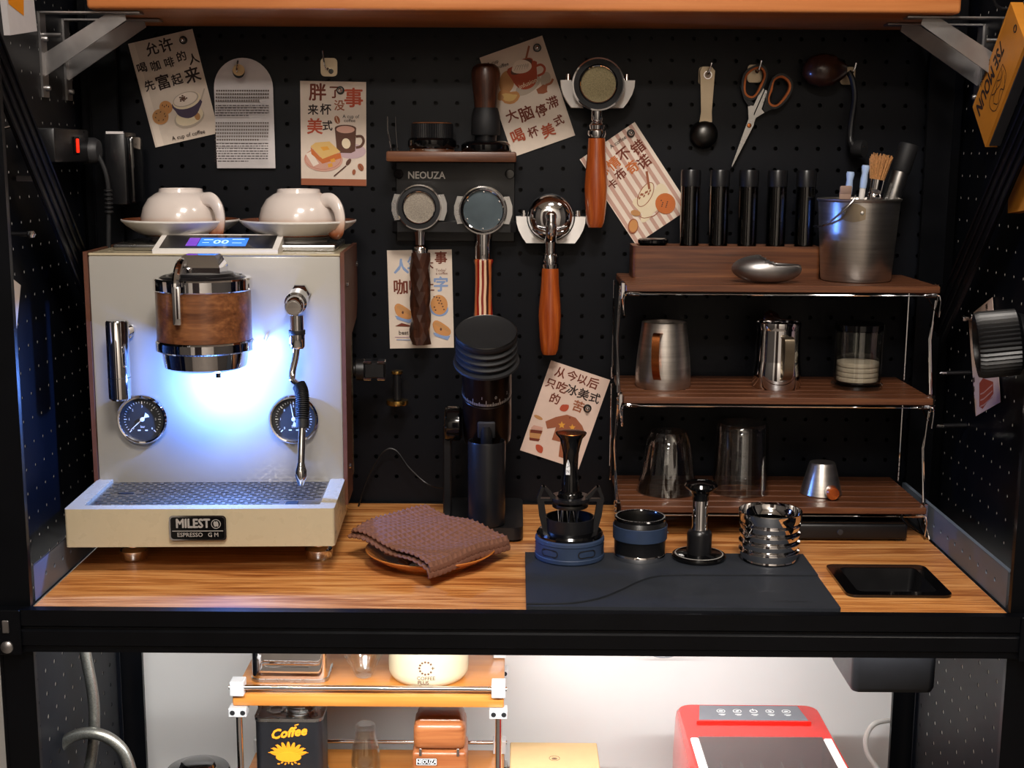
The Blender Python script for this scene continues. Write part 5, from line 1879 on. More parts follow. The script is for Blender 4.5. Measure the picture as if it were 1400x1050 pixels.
# steel bucket and what stands in it
bq = at(1172, 330, Y=.385)
t = thing('steel_bucket', 'small brushed steel bucket with swing handle on the top tier', 'bucket', (bq.x, .385, Z1 + .0002))
Hb = at(1172, 272, Y=.385).z - Z1
MB().lathe([(0, .002), (.044, .002), (.046, 0), (.0485, .001), (.0500, .004), (.0575, Hb - .004), (.0595, Hb - .002), (.0600, Hb), (.0585, Hb + .001), (.0565, Hb - .002), (.0490, .006), (0, .005)], 56).part('pail', 'brushed', t)
b = MB()
lug = []
for sgn, a0_ in ((-1, -112), (1, 68)):
    n_ = 8
    vs, fs = [], []
    for i in range(n_ + 1):
        a_ = math.radians(a0_ + (i / n_ - .5) * 34)
        for z_ in (Hb - .027 + .004 * math.sin(PI * i / n_) * -1, Hb - .012 + .007 * math.sin(PI * i / n_)):
            rr_ = .0575 * (z_ / Hb) ** .12 + .0012
            vs.append((rr_ * math.cos(a_), rr_ * math.sin(a_), z_))
    fs = [(2 * i, 2 * i + 2, 2 * i + 3, 2 * i + 1) for i in range(n_)]
    lg = MB().add(vs, fs).part('handle_lug', 'champagne', t)
    for k in (-1, 1):
        a_ = math.radians(a0_ + k * 12)
        MB().lathe([(0, .0014), (.0022, .001), (.0026, 0), (0, 0)], 10, T(.0588 * math.cos(a_), .0588 * math.sin(a_), Hb - .018) @ R('Z', a0_ + k * 12) @ R('Y', 90)).part('rivet', 'steel', lg)
a_ = math.radians(-112)
p0 = Vector((.0605 * math.cos(a_), .0605 * math.sin(a_), Hb - .010))
MB().tube(smooth_path([p0 + Vector((.002, 0, .016)), p0 + Vector((-.001, -.003, .010)), p0 + Vector((-.012, -.001, -.003)), p0 + Vector((-.030, .012, -.022)), Vector((-.058, -.022, Hb - .038)), Vector((-.0615, .010, Hb - .040))], 6), .0014, 8).part('swing_handle', 'steel', t)
bx, by = bq.x, .385


def inbucket(name, label, cat, px, py, Y, lean, group=None):
    """thing standing in the bucket; origin at its lower end on the bucket floor, leaning towards the pixel"""
    tip = at(px, py, Y=Y)
    foot = Vector((bx + lean, by + .004, Z1 + .007))
    d = (tip - foot)
    t_ = thing(name, label, cat, group=group)
    t_.matrix_world = T(*foot) @ d.to_track_quat('Z', 'Y').to_matrix().to_4x4()
    return t_, d.length


t, Lb = inbucket('pastry_brush', 'round natural-bristle brush standing in the steel bucket', 'brush', 1206, 211, .385, .004)
MB().lathe([(0, 0), (.006, 0), (.008, .02), (.009, Lb - .062), (0, Lb - .062)], 16).part('handle', 'black_plastic', t)
MB().lathe([(.0095, Lb - .066), (.0105, Lb - .064), (.0105, Lb - .058), (.0095, Lb - .056), (.0105, Lb - .052), (.0110, Lb - .036), (0, Lb - .036)], 20).part('ferrule', 'chrome', t)
b = MB()
random.seed(2)
for k in range(150):
    a_, r0 = random.random() * 6.283, math.sqrt(random.random()) * .0098
    r1 = r0 * 1.55 + .001
    le = Lb - .002 + random.uniform(-.007, .003)
    b.tube([(r0 * math.cos(a_), r0 * math.sin(a_), Lb - .037), (r1 * math.cos(a_), r1 * math.sin(a_), le)], [.0009, .0006], 4)
b.part('bristles', 'bristle', t, kind='stuff')
t, Lc = inbucket('steel_cylinder', 'steel tube with a long black cap leaning in the bucket', 'tube', 1243, 197, .392, .018)
MB().lathe([(0, 0), (.0115, 0), (.0125, .002), (.0125, Lc - .040), (0, Lc - .040)], 28).part('tube_body', 'steel', t)
MB().lathe([(0, Lc - .041), (.0128, Lc - .041), (.0140, Lc - .038), (.0140, Lc - .003), (.0125, Lc), (0, Lc)], 28).part('cap', 'black_rubber', t)
for px, py, ln, lb in ((1163, 235, -.022, 'beside the bucket handle'), (1184, 226, -.006, 'beside the bristle brush')):
    t, Lp = inbucket('blue_tipped_pipette', 'slim clear stick with pale blue rubber end, ' + lb, 'pipette', px, py, .372, ln, 'blue-tipped sticks in the bucket')
    MB().lathe([(0, 0), (.003, 0), (.0042, .01), (.0042, Lp - .030), (0, Lp - .030)], 14).part('stick', 'white_plastic', t)
    MB().lathe([(0, Lp - .032), (.0048, Lp - .032), (.0052, Lp - .022), (.0044, Lp - .012), (.0058, Lp - .003), (.0050, Lp), (0, Lp)], 16).part('rubber_end', 'pipette_blue', t)
t, Lp = inbucket('tan_scraper', 'flat tan plastic scraper standing in the bucket', 'scraper', 1157, 254, .360, -.026)
MB().box(-.0085, .0085, -.0015, .0015, 0, Lp - .004, .0014, 2).part('blade', 'tan_plastic', t)
MB().box(-.0085, .0085, -.0020, .0020, Lp - .012, Lp, .0018, 2).part('rounded_end', 'tan_plastic', t)

# dosing scoop
sq_ = at(1048, 378, Y=.335)
t = thing('dosing_scoop', 'grey metal egg-shaped dosing scoop beside the bucket', 'scoop', (sq_.x, .338, Z1 + .0004), (0, 0, -8))
vs, fs = [], []
nu, nv = 48, 28
for j in range(nv + 1):
    ph = PI * j / nv - PI / 2
    for i in range(nu):
        u = 2 * PI * i / nu
        x_ = math.cos(ph) * math.cos(u)
        vs.append((.049 * x_, .028 * math.cos(ph) * math.sin(u) * (1 - .18 * x_), max(.0002, .0195 + .0205 * math.sin(ph))))
for j in range(nv):
    for i in range(nu):
        f = (j * nu + i, j * nu + (i + 1) % nu, (j + 1) * nu + (i + 1) % nu, (j + 1) * nu + i)
        cx = sum(vs[k][0] for k in f) / 4
        cz = sum(vs[k][2] for k in f) / 4
        if cz > .0255 + (0 if cx > .014 else (.014 - cx) * .5):
            continue
        fs.append(f)
o = MB().add(vs, fs).part('shell', 'zinc', t, angle=60)
sol = o.modifiers.new('thickness', 'SOLIDIFY')
sol.thickness = .0016
sol.offset = -1

# ------------------------------------------------------------------ middle tier
def strap_handle(parent, m, pts, wd=.011, th=.0018):
    sp = smooth_path(pts, 5)
    vs, fs = [], []
    n_ = len(sp)
    for i, q in enumerate(sp):
        tg = (sp[min(n_ - 1, i + 1)] - sp[max(0, i - 1)]).normalized()
        side = Vector((math.sin(math.radians(0)), 0, 0)) + Vector((1, 0, 0))
        side = Vector((1, 0, 0))
        nn = tg.cross(side).normalized()
        for a, c_ in ((-1, -1), (1, -1), (1, 1), (-1, 1)):
            vs.append(q + side * a * wd / 2 + nn * c_ * th / 2)
    for i in range(n_ - 1):
        for k in range(4):
            l_ = (k + 1) % 4
            fs.append((4 * i + k, 4 * i + l_, 4 * i + 4 + l_, 4 * i + 4 + k))
    fs += [(3, 2, 1, 0), tuple(4 * (n_ - 1) + k for k in range(4))]
    return MB().add(vs, fs).part('handle', m, parent, angle=40)


def pitcher(px, lab, r0, r1, H, m, rim, sx_rot, hz, hw):
    q = at(px, 500, Y=.385)
    t_ = thing('milk_pitcher', lab, 'pitcher', (q.x, .388, Z2 + .0003), (0, 0, sx_rot))
    prof = [(0, .002), (r0 * .90, .002), (r0 * .96, 0), (r0, .004)] + rim + [(r1 * .985, H), (r1 * .96, H - .001), (r1 * .95, H - .01), (r0 * .95, .008), (0, .006)]
    MB().lathe(prof, 56).part('jug_body', m, t_)
    return t_


W1 = .0405
H1 = at(906, 440, Y=.388).z - Z2
p1 = pitcher(907, 'matte grey steel milk pitcher with a coppery strap handle', W1, .0330, H1, 'brushed', [(.0405, .02), (.0385, .045), (.0345, H1 - .018), (.0330, H1 - .006)], -18, 0, 0)
strap_handle(p1, 'copper', [(0, -.0335, H1 - .014), (0, -.050, H1 - .012), (0, -.058, H1 - .022), (0, -.058, .045), (0, -.050, .026), (0, -.0395, .016)])
H2 = at(1062, 440, Y=.388).z - Z2
p2 = pitcher(1063, 'mirror-polished milk pitcher with a raised spout', .0350, .0330, H2, 'chrome', [(.0350, .022), (.0330, .038), (.0290, .055), (.0280, H2 - .030), (.0310, H2 - .012), (.0330, H2 - .004)], 8, 0, 0)
strap_handle(p2, 'champagne', [(0, -.029, H2 - .020), (0, -.043, H2 - .018), (0, -.050, H2 - .026), (0, -.050, .034), (0, -.044, .020), (0, -.0345, .016)], .014)
vs = [(-.016, .026, H2 - .006), (.016, .026, H2 - .006), (-.010, .036, H2 + .008), (.010, .036, H2 + .008), (0, .042, H2 + .013)]
o = MB().add(vs, [(0, 1, 3, 2), (2, 3, 4)]).part('spout', 'chrome', p2)
sol = o.modifiers.new('thickness', 'SOLIDIFY')
sol.thickness = .0012
q = at(1173, 500, Y=.388)
H3 = at(1173, 442, Y=.388).z - Z2
t = thing('glass_canister', 'clear glass canister with black lid, half filled with paper filters', 'jar', (q.x, .390, Z2 + .0003))
MB().lathe([(0, 0), (.0365, 0), (.0375, .002), (.0375, .006), (.0345, .009), (.0345, H3 - .010), (.0325, H3 - .010), (.0322, .012), (0, .010)], 48).part('glass_wall', 'glass', t)
MB().lathe([(0, H3 - .012), (.0318, H3 - .012), (.0322, H3 - .010), (.0355, H3 - .009), (.0360, H3 - .001), (.0350, H3), (0, H3)], 48).part('lid', 'black_gloss', t)
for k in range(4):
    MB().lathe([(0, .0108 + k * .0072), (.0300, .0108 + k * .0072), (.0308, .0125 + k * .0072), (.0300, .0172 + k * .0072), (0, .0172 + k * .0072)], 40).part('filter_stack', 'filter_paper', t)

# ------------------------------------------------------------------ bottom tier
q = at(913, 650, Y=.385)
Hg = at(915, 590, Y=.385).z - Z3
t = thing('fluted_glass', 'upturned clear glass with fluted sides on the bottom tier', 'glass', (q.x, .388, Z3 + .0003))


def fluted(prof_o, prof_i, seg, amp, nfl):
    b_ = MB()
    rings = []
    vs_, fs_ = [], []
    for (r_, z_, f_) in prof_o + prof_i:
        rg = []
        for i in range(seg):
            a__ = 2 * PI * i / seg
            rr__ = r_ * (1 + f_ * amp * abs(math.cos(nfl * a__ / 2)))
            rg.append(len(vs_))
            vs_.append((rr__ * math.cos(a__), rr__ * math.sin(a__), z_))
        rings.append(rg)
    for A__, B__ in zip(rings, rings[1:]):
        for i in range(seg):
            j = (i + 1) % seg
            fs_.append((A__[i], A__[j], B__[j], B__[i]))
    fs_.append(tuple(reversed(rings[0])))
    fs_.append(tuple(rings[-1]))
    return b_.add(vs_, fs_)


# solid base up, rim down
MB.fl = fluted
b = MB()
seg = 96
prof = [(.0455, 0, 0), (.0462, .001, 0), (.0440, .012, .3), (.0390, .030, 1), (.0325, Hg - .015, 1), (.0285, Hg - .003, .8), (.0265, Hg, .3), (.0050, Hg, 0), (.0048, Hg - .012, 0), (.0255, Hg - .014, 0), (.0300, Hg - .022, 0), (.0365, .030, 0), (.0425, .010, 0), (.0445, 0, 0)]
fluted(prof, [], seg, -.07, 12).part('glass_body', 'crystal', t)
q = at(1013, 650, Y=.385)
Hh = at(1013, 578, Y=.385).z - Z3
t = thing('tall_glass', 'tall plain upturned tumbler beside the fluted glass', 'glass', (q.x, .388, Z3 + .0003))
MB().lathe([(.0418, 0), (.0426, .0008), (.0415, .006), (.0385, Hh - .010), (.0375, Hh - .003), (.0350, Hh), (0, Hh - .001), (0, Hh - .010), (.0345, Hh - .011), (.0365, Hh - .016), (.0402, .005), (.0418, 0)], 56).part('glass_body', 'crystal', t)
q = at(1123, 660, Y=.380)
Hm = at(1125, 632, Y=.380).z - Z3
t = thing('steel_measure', 'small upturned steel measuring cone with a round wooden knob', 'measure', (q.x, .380, Z3 + .0003))
MB().lathe([(.0300, 0), (.0308, .001), (.0285, .010), (.0195, Hm - .003), (.0180, Hm), (0, Hm)], 48).part('cone', 'brushed', t)
MB().tube([(.006, -.018, .014), (.007, -.032, .012)], .0035, 10).part('knob_stem', 'steel', t)
MB().lathe([(0, 0), (.0085, 0), (.0095, .002), (.0095, .014), (.0080, .016), (0, .016)], 24, T(.007, -.031, .0115) @ R('X', 96)).part('knob', 'rosewood', t)
# scale under the bottom tier
s0, s1 = at(1085, 741, Z=0).x, at(1240, 741, Z=0).x
t = thing('coffee_scale', 'flat black coffee scale on the counter under the shelf', 'scale', ((s0 + s1) / 2, .360, 0))
hw = (s1 - s0) / 2
MB().box(-hw, hw, -.062, .075, .003, .026, .004, 3).part('scale_body', 'black_plastic', t)
MB().box(-hw + .004, hw - .004, -.058, .071, .0255, .0285, .001, 1).part('weighing_plate', 'black_gloss', t)
MB().lathe([(0, .001), (.004, .0008), (.0045, 0), (0, 0)], 14, T(-.015, -.0622, .014) @ FRONT).part('button', 'dark_grey', t)
for x_, y_ in ((-hw + .01, -.05), (hw - .01, -.05), (-hw + .01, .06), (hw - .01, .06)):
    MB().lathe([(0, 0), (.006, 0), (.006, .0035), (0, .0035)], 10, T(x_, y_, 0)).part('foot', 'black_rubber', t)
# small black wire stand behind the scale, beyond the countertop seam
# ================================================================== right side pegboard
def bag(label, bl, tl, tr, X, text):
    c_ = Card(label, tl, tr, bl, X=X, paper='kraft_orange', name='coffee_bag', th=.016, cat='bag', group='orange kraft bags')
    hw_, hh_ = c_.hw, c_.hh
    # stitched seam and dark gusset along the open edge
    MB().box(-hw_ + .002, hw_ - .002, hh_ - .003, hh_ + .0008, -.020, -.004, .001, 1).part('gusset', 'dark_grey', c_.root)
    MB().prism([(-hw_ + .003, -hh_ + .003), (hw_ - .003, -hh_ + .003), (hw_ - .003, -hh_ + .0036), (-hw_ + .003, -hh_ + .0036)], 0, .0003).part('seam', 'ink_gold', c_.root)
    MB().lathe([(.0035, .0002), (.0045, .0010), (.0055, .0002)], 16, T(-hw_ + .010, 0, 0)).part('eyelet', 'dark_steel', c_.root)
    return c_


c = bag('orange kraft coffee bag with black handwriting hanging behind the steel brace', (1376, 18), (1402, 58), (1347, 201), .627, True)
b = MB()
b.text('7SE MOUN', .031, T(.020, -.020, .0003), .0008, sx=.76)
b.use(0).text('CAMPING', .010, T(.026, -.040, .0003), .0002)
for pts in (((-.018, .020), (-.006, .032), (.004, .022), (.020, .030), (.030, .018)), ((-.018, .010), (.0, .016), (.018, .010), (.030, .016)), ((-.016, .004), (-.006, .012), (.004, .004)), ((.004, .004), (.016, .012), (.028, .004)),
            ((-.022, .002), (-.018, .026), (.030, .032), (.038, .004), (-.022, .002))):
    b.stroke(smooth_path([(x, y, 0) for x, y in pts], 5), .0012, .0003)
b.part('handwriting', 'ink_dark', c.root)
c = bag('orange bag corner hanging low behind the steel brace', (1380, 215), (1418, 192), (1415, 285), .627, False)
# hooks on the right board
for p_, q1, lb in ((at(1386, 6, X=.646), (-.030, 0, -.030), 'black hook carrying the lettered orange bag'), ):
    t = thing('side_hook', lb, 'hook', p_, group='hooks on the side pegboards')
    MB().tube(smooth_path([(0, 0, -.004), (-.012, 0, -.006), (-.022, 0, -.002), (-.028, -.002, .008)], 5), .0022, 8).part('wire', 'black_satin', t)
for (pa, pb, pc), lb in ((((1400, 268), (1368, 262), (1361, 248)), 'chrome bent hook below the lettered orange bag'),):
    t = thing('side_hook', lb, 'hook', at(*pa, X=.640), group='hooks on the side pegboards')
    o_ = at(*pa, X=.640)
    MB().tube([Vector((0, 0, 0)), at(*pb, X=.628) - o_, at(*pc, X=.620) - o_], .0018, 8).part('wire', 'chrome', t)
for py, lb in ((510, 'upper black peg with bright tip beside the middle tier'), (582, 'lower black peg with bright tip beside the middle tier')):
    p_ = at(1284 if py == 510 else 1280, py, X=.604)
    t = thing('peg_rod', lb, 'peg', p_, group='pegs on the side pegboard')
    MB().tube([(.010, 0, 0), (.046, 0, .001)], .0032, 10).part('rod', 'black_satin', t)
    MB().tube([(0, 0, 0), (.0105, 0, 0)], .0028, 10).part('tip', 'chrome', t)
for px, py, lb in ((1330, 435, 'chrome pin at the corner of the salmon card'), (1341, 432, 'chrome pin beside the corner pin of the salmon card')):
    t = thing('push_pin', lb, 'pin', group='round chrome pins holding the postcards')
    t.matrix_world = T(*at(px, py, X=.6445)) @ R('Y', -90)
    MB().lathe([(0, .0002), (.005, .0002), (.0052, .002), (.003, .004), (.003, .008), (.0048, .011), (.0045, .015), (0, .016)], 18).part('pin_body', 'chrome', t)
# black ribbed brush head on its handle
bp = at(1360, 470, X=.590)
t = thing('ribbed_brush', 'round black brush with a crown of ribs, beside the salmon card', 'brush', group=None)
t.matrix_world = T(*bp) @ Vector((-1.0, .22, -.14)).to_track_quat('Z', 'Y').to_matrix().to_4x4()
n_ = 44
ro = []
b = MB()
vs, fs = [], []
for z_, ra, rb in ((-.030, .034, .034), (-.026, .0415, .0395), (.016, .0420, .0390), (.022, .0400, .0375)):
    for i in range(2 * n_):
        a_ = PI * i / n_
        r_ = ra if i % 2 else rb
        vs.append((r_ * math.cos(a_), r_ * math.sin(a_), z_))
m_ = 2 * n_
for k in range(3):
    for i in range(m_):
        fs.append((k * m_ + i, k * m_ + (i + 1) % m_, (k + 1) * m_ + (i + 1) % m_, (k + 1) * m_ + i))
base_ = len(vs)
for z_, r_ in ((.022, .032), (-.010, .028)):
    for i in range(m_):
        a_ = PI * i / n_
        vs.append((r_ * math.cos(a_), r_ * math.sin(a_), z_))
for i in range(m_):
    j = (i + 1) % m_
    fs.append((3 * m_ + i, 3 * m_ + j, base_ + j, base_ + i))
    fs.append((base_ + i, base_ + j, base_ + m_ + j, base_ + m_ + i))
fs.append(tuple(base_ + m_ + i for i in range(m_)))
fs.append(tuple(reversed(range(m_))))
b.add(vs, fs)
b.part('ribbed_head', 'black_plastic', t, angle=18)
MB().lathe([(0, -.030), (.036, -.030), (.034, -.036), (.018, -.044), (.012, -.056), (0, -.058)], 28).part('back_shell', 'black_satin', t)
MB().tube(smooth_path([(0, 0, -.046), (.0, .020, -.058), (.004, .060, -.060), (.006, .100, -.056)], 5), .008, 12).part('handle', 'black_satin', t)

# ================================================================== left side pegboard
pa = at(72, 192, X=-.640)
t = thing('power_strip', 'black power strip with a glowing red switch on the side pegboard', 'power strip')
y0_, y1_ = at(75, 195, X=-.612).y, at(122, 200, X=-.612).y
z0_, z1_ = at(98, 222, X=-.612).z, at(98, 176, X=-.612).z
MB().box(-.646, -.612, y0_, y1_, z0_, z1_, .003, 2).part('case', 'black_satin', t)
yr = at(104, 195, X=-.611).y
sw = MB().box(-.6125, -.6095, yr - .010, yr + .010, (z0_ + z1_) / 2 - .012, (z0_ + z1_) / 2 + .012, .001, 1).part('switch_frame', 'black_gloss', t)
MB().box(-.6100, -.6085, yr - .004, yr + .006, (z0_ + z1_) / 2 - .0095, (z0_ + z1_) / 2 + .0095, .0008, 1).part('red_switch', 'red_glow', sw)
# plug
t = thing('power_plug', 'round grey-black plug pushed into the power strip', 'plug', at(130, 206, Y=.372))
MB().lathe([(0, 0), (.0165, 0), (.0185, .003), (.0185, .020), (.0150, .026), (0, .027)], 28, R('Y', 90) @ T(0, 0, -.020)).part('plug_body', 'grey_plastic' if False else 'dark_grey', t)
MB().tube(smooth_path([(.004, 0, -.006), (.014, -.002, -.030), (.017, -.002, -.060), (.014, 0, -.110), (.010, 0, -.200)], 6), .0035, 10).part('cord', 'black_rubber', t)
b = MB()
for k in range(6):
    MB().lathe([(.0045, 0), (.0062, .001), (.0062, .003), (.0045, .004)], 12, T(.0165, -.002, -.058 - k * .006)).part('strain_rib', 'black_rubber', t)
# adapter block
a0, a1 = at(141, 180, Y=.40), at(184, 280, Y=.40)
t = thing('power_adapter', 'tall black power adapter block with a pale top edge', 'adapter')
MB().box(a0.x, a1.x - .010, .400, .458, a1.z, a0.z, .003, 2).part('block', 'black_satin', t)
MB().box(a1.x - .0105, a1.x, .406, .458, a1.z + .002, a0.z - .006, .004, 2).part('side_shell', 'black_gloss', t)
MB().box(a0.x + .004, a1.x - .012, .3992, .402, a0.z - .003, a0.z + .0004).part('top_label', 'paper_grey', t)
# hooks
for pts, lb in ((((2, 176), (20, 172), (36, 161)), 'chrome bent hook behind the diagonal brace, over the card edge'),):
    o_ = at(*pts[0], X=-.640)
    t = thing('side_hook', lb, 'hook', o_, group='hooks on the side pegboards')
    MB().tube([Vector((0, 0, 0)), at(*pts[1], X=-.628) - o_, at(*pts[2], X=-.620) - o_], .0020, 8).part('wire', 'chrome', t)
p_ = at(25, 244, X=-.644)
t = thing('side_hook', 'flat zinc hook tab behind the diagonal brace', 'hook', p_, group='hooks on the side pegboards')
MB().box(-.002, .022, -.003, .003, -.0035, .0035, .001, 1).part('tab', 'zinc', t)
p_ = at(14, 320, X=-.640)
t = thing('side_hook', 'short chrome peg with a ball end beside the left upright', 'hook', p_, group='hooks on the side pegboards')
MB().tube([(-.004, 0, 0), (.024, 0, .0)], .0030, 10).part('peg', 'black_satin', t)
MB().lathe([(0, -.006), (.004, -.004), (.006, 0), (.004, .004), (0, .006)], 16, T(.026, 0, 0)).part('ball', 'chrome', t)
# paper edge seen beside the post, and a bag corner at the top
c = Card('pale card seen edge-on behind the left front upright', (11, 376), (28.5, 390), (15, 452), X=-.645, paper='paper')
c.done()
c = Card('white and orange paper bag high on the side pegboard above the power strip', (2, -60), (40, -60), (3, 50), X=-.640, paper='paper_grey', name='paper_bag', th=.012, cat='bag', group=None)
b = MB().sheet([(-c.hw * .9, c.hh * .9), (-c.hw * .9, -c.hh * .2), (c.hw * .1, -c.hh * .55), (c.hw * .5, c.hh * .9)], .0004)
b.part('orange_print', 'ink_orange', c.root)
# ================================================================== below the counter
ZB = -.231                                            # upper board of the small rack
t = thing('spice_rack', 'small two-tier rack of amber boards and chrome rods below the counter', 'rack')
RX0, RX1, RY0, RY1 = -.416, -.021, .280, .440
for z_, nm in ((ZB, 'board'), (-.391, 'board')):
    MB().box(RX0, RX1, RY0, RY1, z_ - .018, z_, .002, 2).part(nm, 'amber_board', t)
fx = (RX0 + .008, RX1 - .008)
for x_ in fx:
    for y_ in (RY0 + .004, RY1 - .004):
        MB().tube([(x_, y_, ZB - .030), (x_, y_, -.612)], .0047, 14).part('post', 'chrome', t)
        MB().lathe([(0, 0), (.008, 0), (.0085, .006), (.005, .008), (0, .008)], 16, T(x_, y_, -.62)).part('foot', 'black_rubber', t)
        for z_ in (ZB, -.391):
            cl = MB().box(x_ - .013, x_ + .013, y_ - .0125, y_ + .0085, z_ - .032, z_ - .0185, .001, 1).part('clamp', 'aluminium', t)
            for dx in (-.007, .008):
                MB().lathe([(0, .0006), (.0035, .0005), (.0038, 0), (0, 0)], 12, T(x_ + dx, y_ - .0127, z_ - .025) @ FRONT).part('screw', 'groove_dark', cl)
            MB().box(x_ - .010, x_ + .010, y_ - .0125, y_ + .0100, z_ + .0003, z_ + .022, .001, 1).part('clamp', 'aluminium', t)
for y_ in (RY0 - .002, RY1 + .002):
    for z_ in (ZB + .012, -.391 + .012):
        MB().tube([(RX0 - .004, y_, z_), (RX1 + .004, y_, z_)], .0036, 12).part('rail', 'chrome', t)
# rounded steel tin
q = at(398, 925, Y=.345)


def tin(name, label, cat, x, y, z, hw, hd, H, r, m, extra=None):
    t_ = thing(name, label, cat, (x, y, z))
    b_ = MB()
    b_.prism(rrect(-hw, -hd, hw, hd, r, 6), .003, H - .004)
    t_b = b_.part('tin_body', m, t_, angle=40)
    b_ = MB()
    b_.ring(rrect(-hw - .0012, -hd - .0012, hw + .0012, hd + .0012, r, 6), rrect(-hw + .003, -hd + .003, hw - .003, hd - .003, r * .8, 6), 0, .0045)
    b_.part('bottom_seam', 'steel', t_)
    b_ = MB()
    b_.ring(rrect(-hw - .0012, -hd - .0012, hw + .0012, hd + .0012, r, 6), rrect(-hw + .003, -hd + .003, hw - .003, hd - .003, r * .8, 6), H - .005, H)
    b_.part('top_seam', 'steel', t_)
    return t_


t = tin('steel_tin', 'plain bright steel tin with rounded corners on the amber rack', 'tin', q.x, .360, ZB + .0005, .0565, .036, .120, .014, 'chrome')
b = MB().ring(rrect(-.040, .022, .040, .100, .010, 4), rrect(-.038, .024, .038, .098, .009, 4), 0, .0008, T(0, -.0362, 0) @ FRONT)
b.part('embossed_panel', 'chrome', t)
q = at(497, 915, Y=.350)
t = thing('crystal_dripper', 'faceted clear crystal coffee dripper between the steel tin and the cream jar', 'dripper', (q.x, .352, ZB + .0005))
prof = [(.0120, 0, 0), (.0135, .002, 0), (.0150, .006, .5), (.0330, .045, 1), (.0420, .070, 1), (.0425, .074, .2), (.0405, .074, 0), (.0300, .045, 0), (.0120, .010, 0)]
fluted(prof, [], 64, .06, 16).part('cone', 'crystal', t, angle=15)
q = at(586, 920, Y=.355)
t = thing('cream_canister', 'round cream enamel canister with grey lettering on the amber rack', 'canister', (q.x, .358, ZB + .0005))
MB().lathe([(0, 0), (.048, 0), (.055, .003), (.0595, .010), (.0600, .018), (.0600, .115), (.0585, .118), (0, .118)], 56).part('can_body', 'cream_enamel', t)
b = MB()


def wrap(b_, r_, fn):
    """bend flat print (x,y,z) made by fn round a cylinder of radius r_ facing the room"""
    tmp = MB()
    fn(tmp)
    vs_ = []
    for (x, y, z) in tmp.v:
        a__ = -PI / 2 + x / r_
        vs_.append(((r_ + .0004 + z) * math.cos(a__), (r_ + .0004 + z) * math.sin(a__), y))
    b_.add(vs_, tmp.f)


def lab(m):
    for k in range(11):
        a__ = math.radians(40 + 28 * k)
        m.prism(ell(.0095 * math.cos(a__), .034 + .0095 * math.sin(a__), .0017, .0017, 8), 0, .0001)
    m.box(.0075, .0125, .0334, .0346, 0, .0001)
    m.box(.0094, .0106, .0315, .0365, 0, .0001)
    m.text('COFFEE', .0078, T(0, .0180, 0), .0001)
    m.text('PLUS', .0078, T(-.004, .0115, 0), .0001)
    m.text('SPECIALTY LAB', .0030, T(0, .0060, 0), .0001)


wrap(b, .0600, lab)
b.part('lettering', 'ink_mocha', t)
# black tin with orange print
q = at(397, 1000, Y=.330)
t = tin('coffee_tin', 'black coffee tin with orange lettering and a steel screw neck', 'tin', q.x, .345, -.3905, .0500, .034, .1085, .012, 'tin_black')
MB().prism(rrect(-.0475, -.0315, .0475, .0315, .011, 6), .1035, .1055).part('top_plate', 'steel', t)
MB().lathe([(0, .1055), (.0225, .1055), (.0225, .108), (.0205, .1095), (.0205, .111), (.0225, .1125), (.0225, .115), (.0205, .116), (.0215, .1185), (.0200, .121), (.015, .122), (0, .122)], 36, T(.014, .002, 0)).part('screw_neck', 'steel', t)
MB().lathe([(.009, .1056), (.010, .107), (.012, .1072), (.013, .1056)], 24, T(-.024, .002, 0)).part('pressed_ring', 'steel', t)
b = MB()
Mt = T(0, -.0346, 0) @ FRONT
b.text('Coffee', .0200, Mt @ T(0, .086, 0) @ R('Z', 8), .0009, shear=.35)
b.stroke([(.010, .098), (.016, .100)], .0016, 0, Mt)
for k in range(9):
    a__ = 15 + 150 * k / 8
    c_, s_ = math.cos(math.radians(a__)), math.sin(math.radians(a__))
    b.prism(ell(.018 * c_, .050 + .012 * s_, .0105, .0030, 14, a__), 0, .00008 * (k + 1), Mt)
    b.stroke([(.020 * c_ * .6, .050 + .010 * s_), (.031 * c_, .050 + .022 * s_)], .0010, .0012, Mt)
b.prism(ell(0, .048, .019, .0075, 24), 0, .0009, Mt)
for k in range(7):
    b.prism(ell(-.015 + .005 * k, .037 + .002 * (k % 2), .0022, .0012, 10, 30 * k), 0, .0001, Mt)
b.text('THE WILD PANTHER', .0052, Mt @ T(0, .0255, 0), .0002)
b.part('print', 'ink_orange', t)
# small glass upside down
q = at(499, 1010, Y=.335)
t = thing('shot_glass', 'small upturned glass jar between the black tin and the wooden box', 'glass', (q.x, .340, -.3905))
MB().lathe([(.0215, 0), (.0225, .001), (.0225, .030), (.0205, .050), (.0165, .066), (.0150, .070), (.0155, .076), (.0165, .080), (.0155, .086), (.0120, .0885), (0, .088), (0, .080), (.0125, .079), (.0130, .070), (.0150, .063), (.0190, .048), (.0208, .030), (.0208, .002), (.0215, 0)], 40).part('glass_body', 'crystal', t)
b = MB()
wrap(b, .0222, lambda m: [m.stroke([(-.014 + .004 * k, .026 - .006 * r_), (-.011 + .004 * k, .026 - .006 * r_)], .0014, 0) for k in range(7) for r_ in range(3)])
b.part('print', 'ink_grey', t)
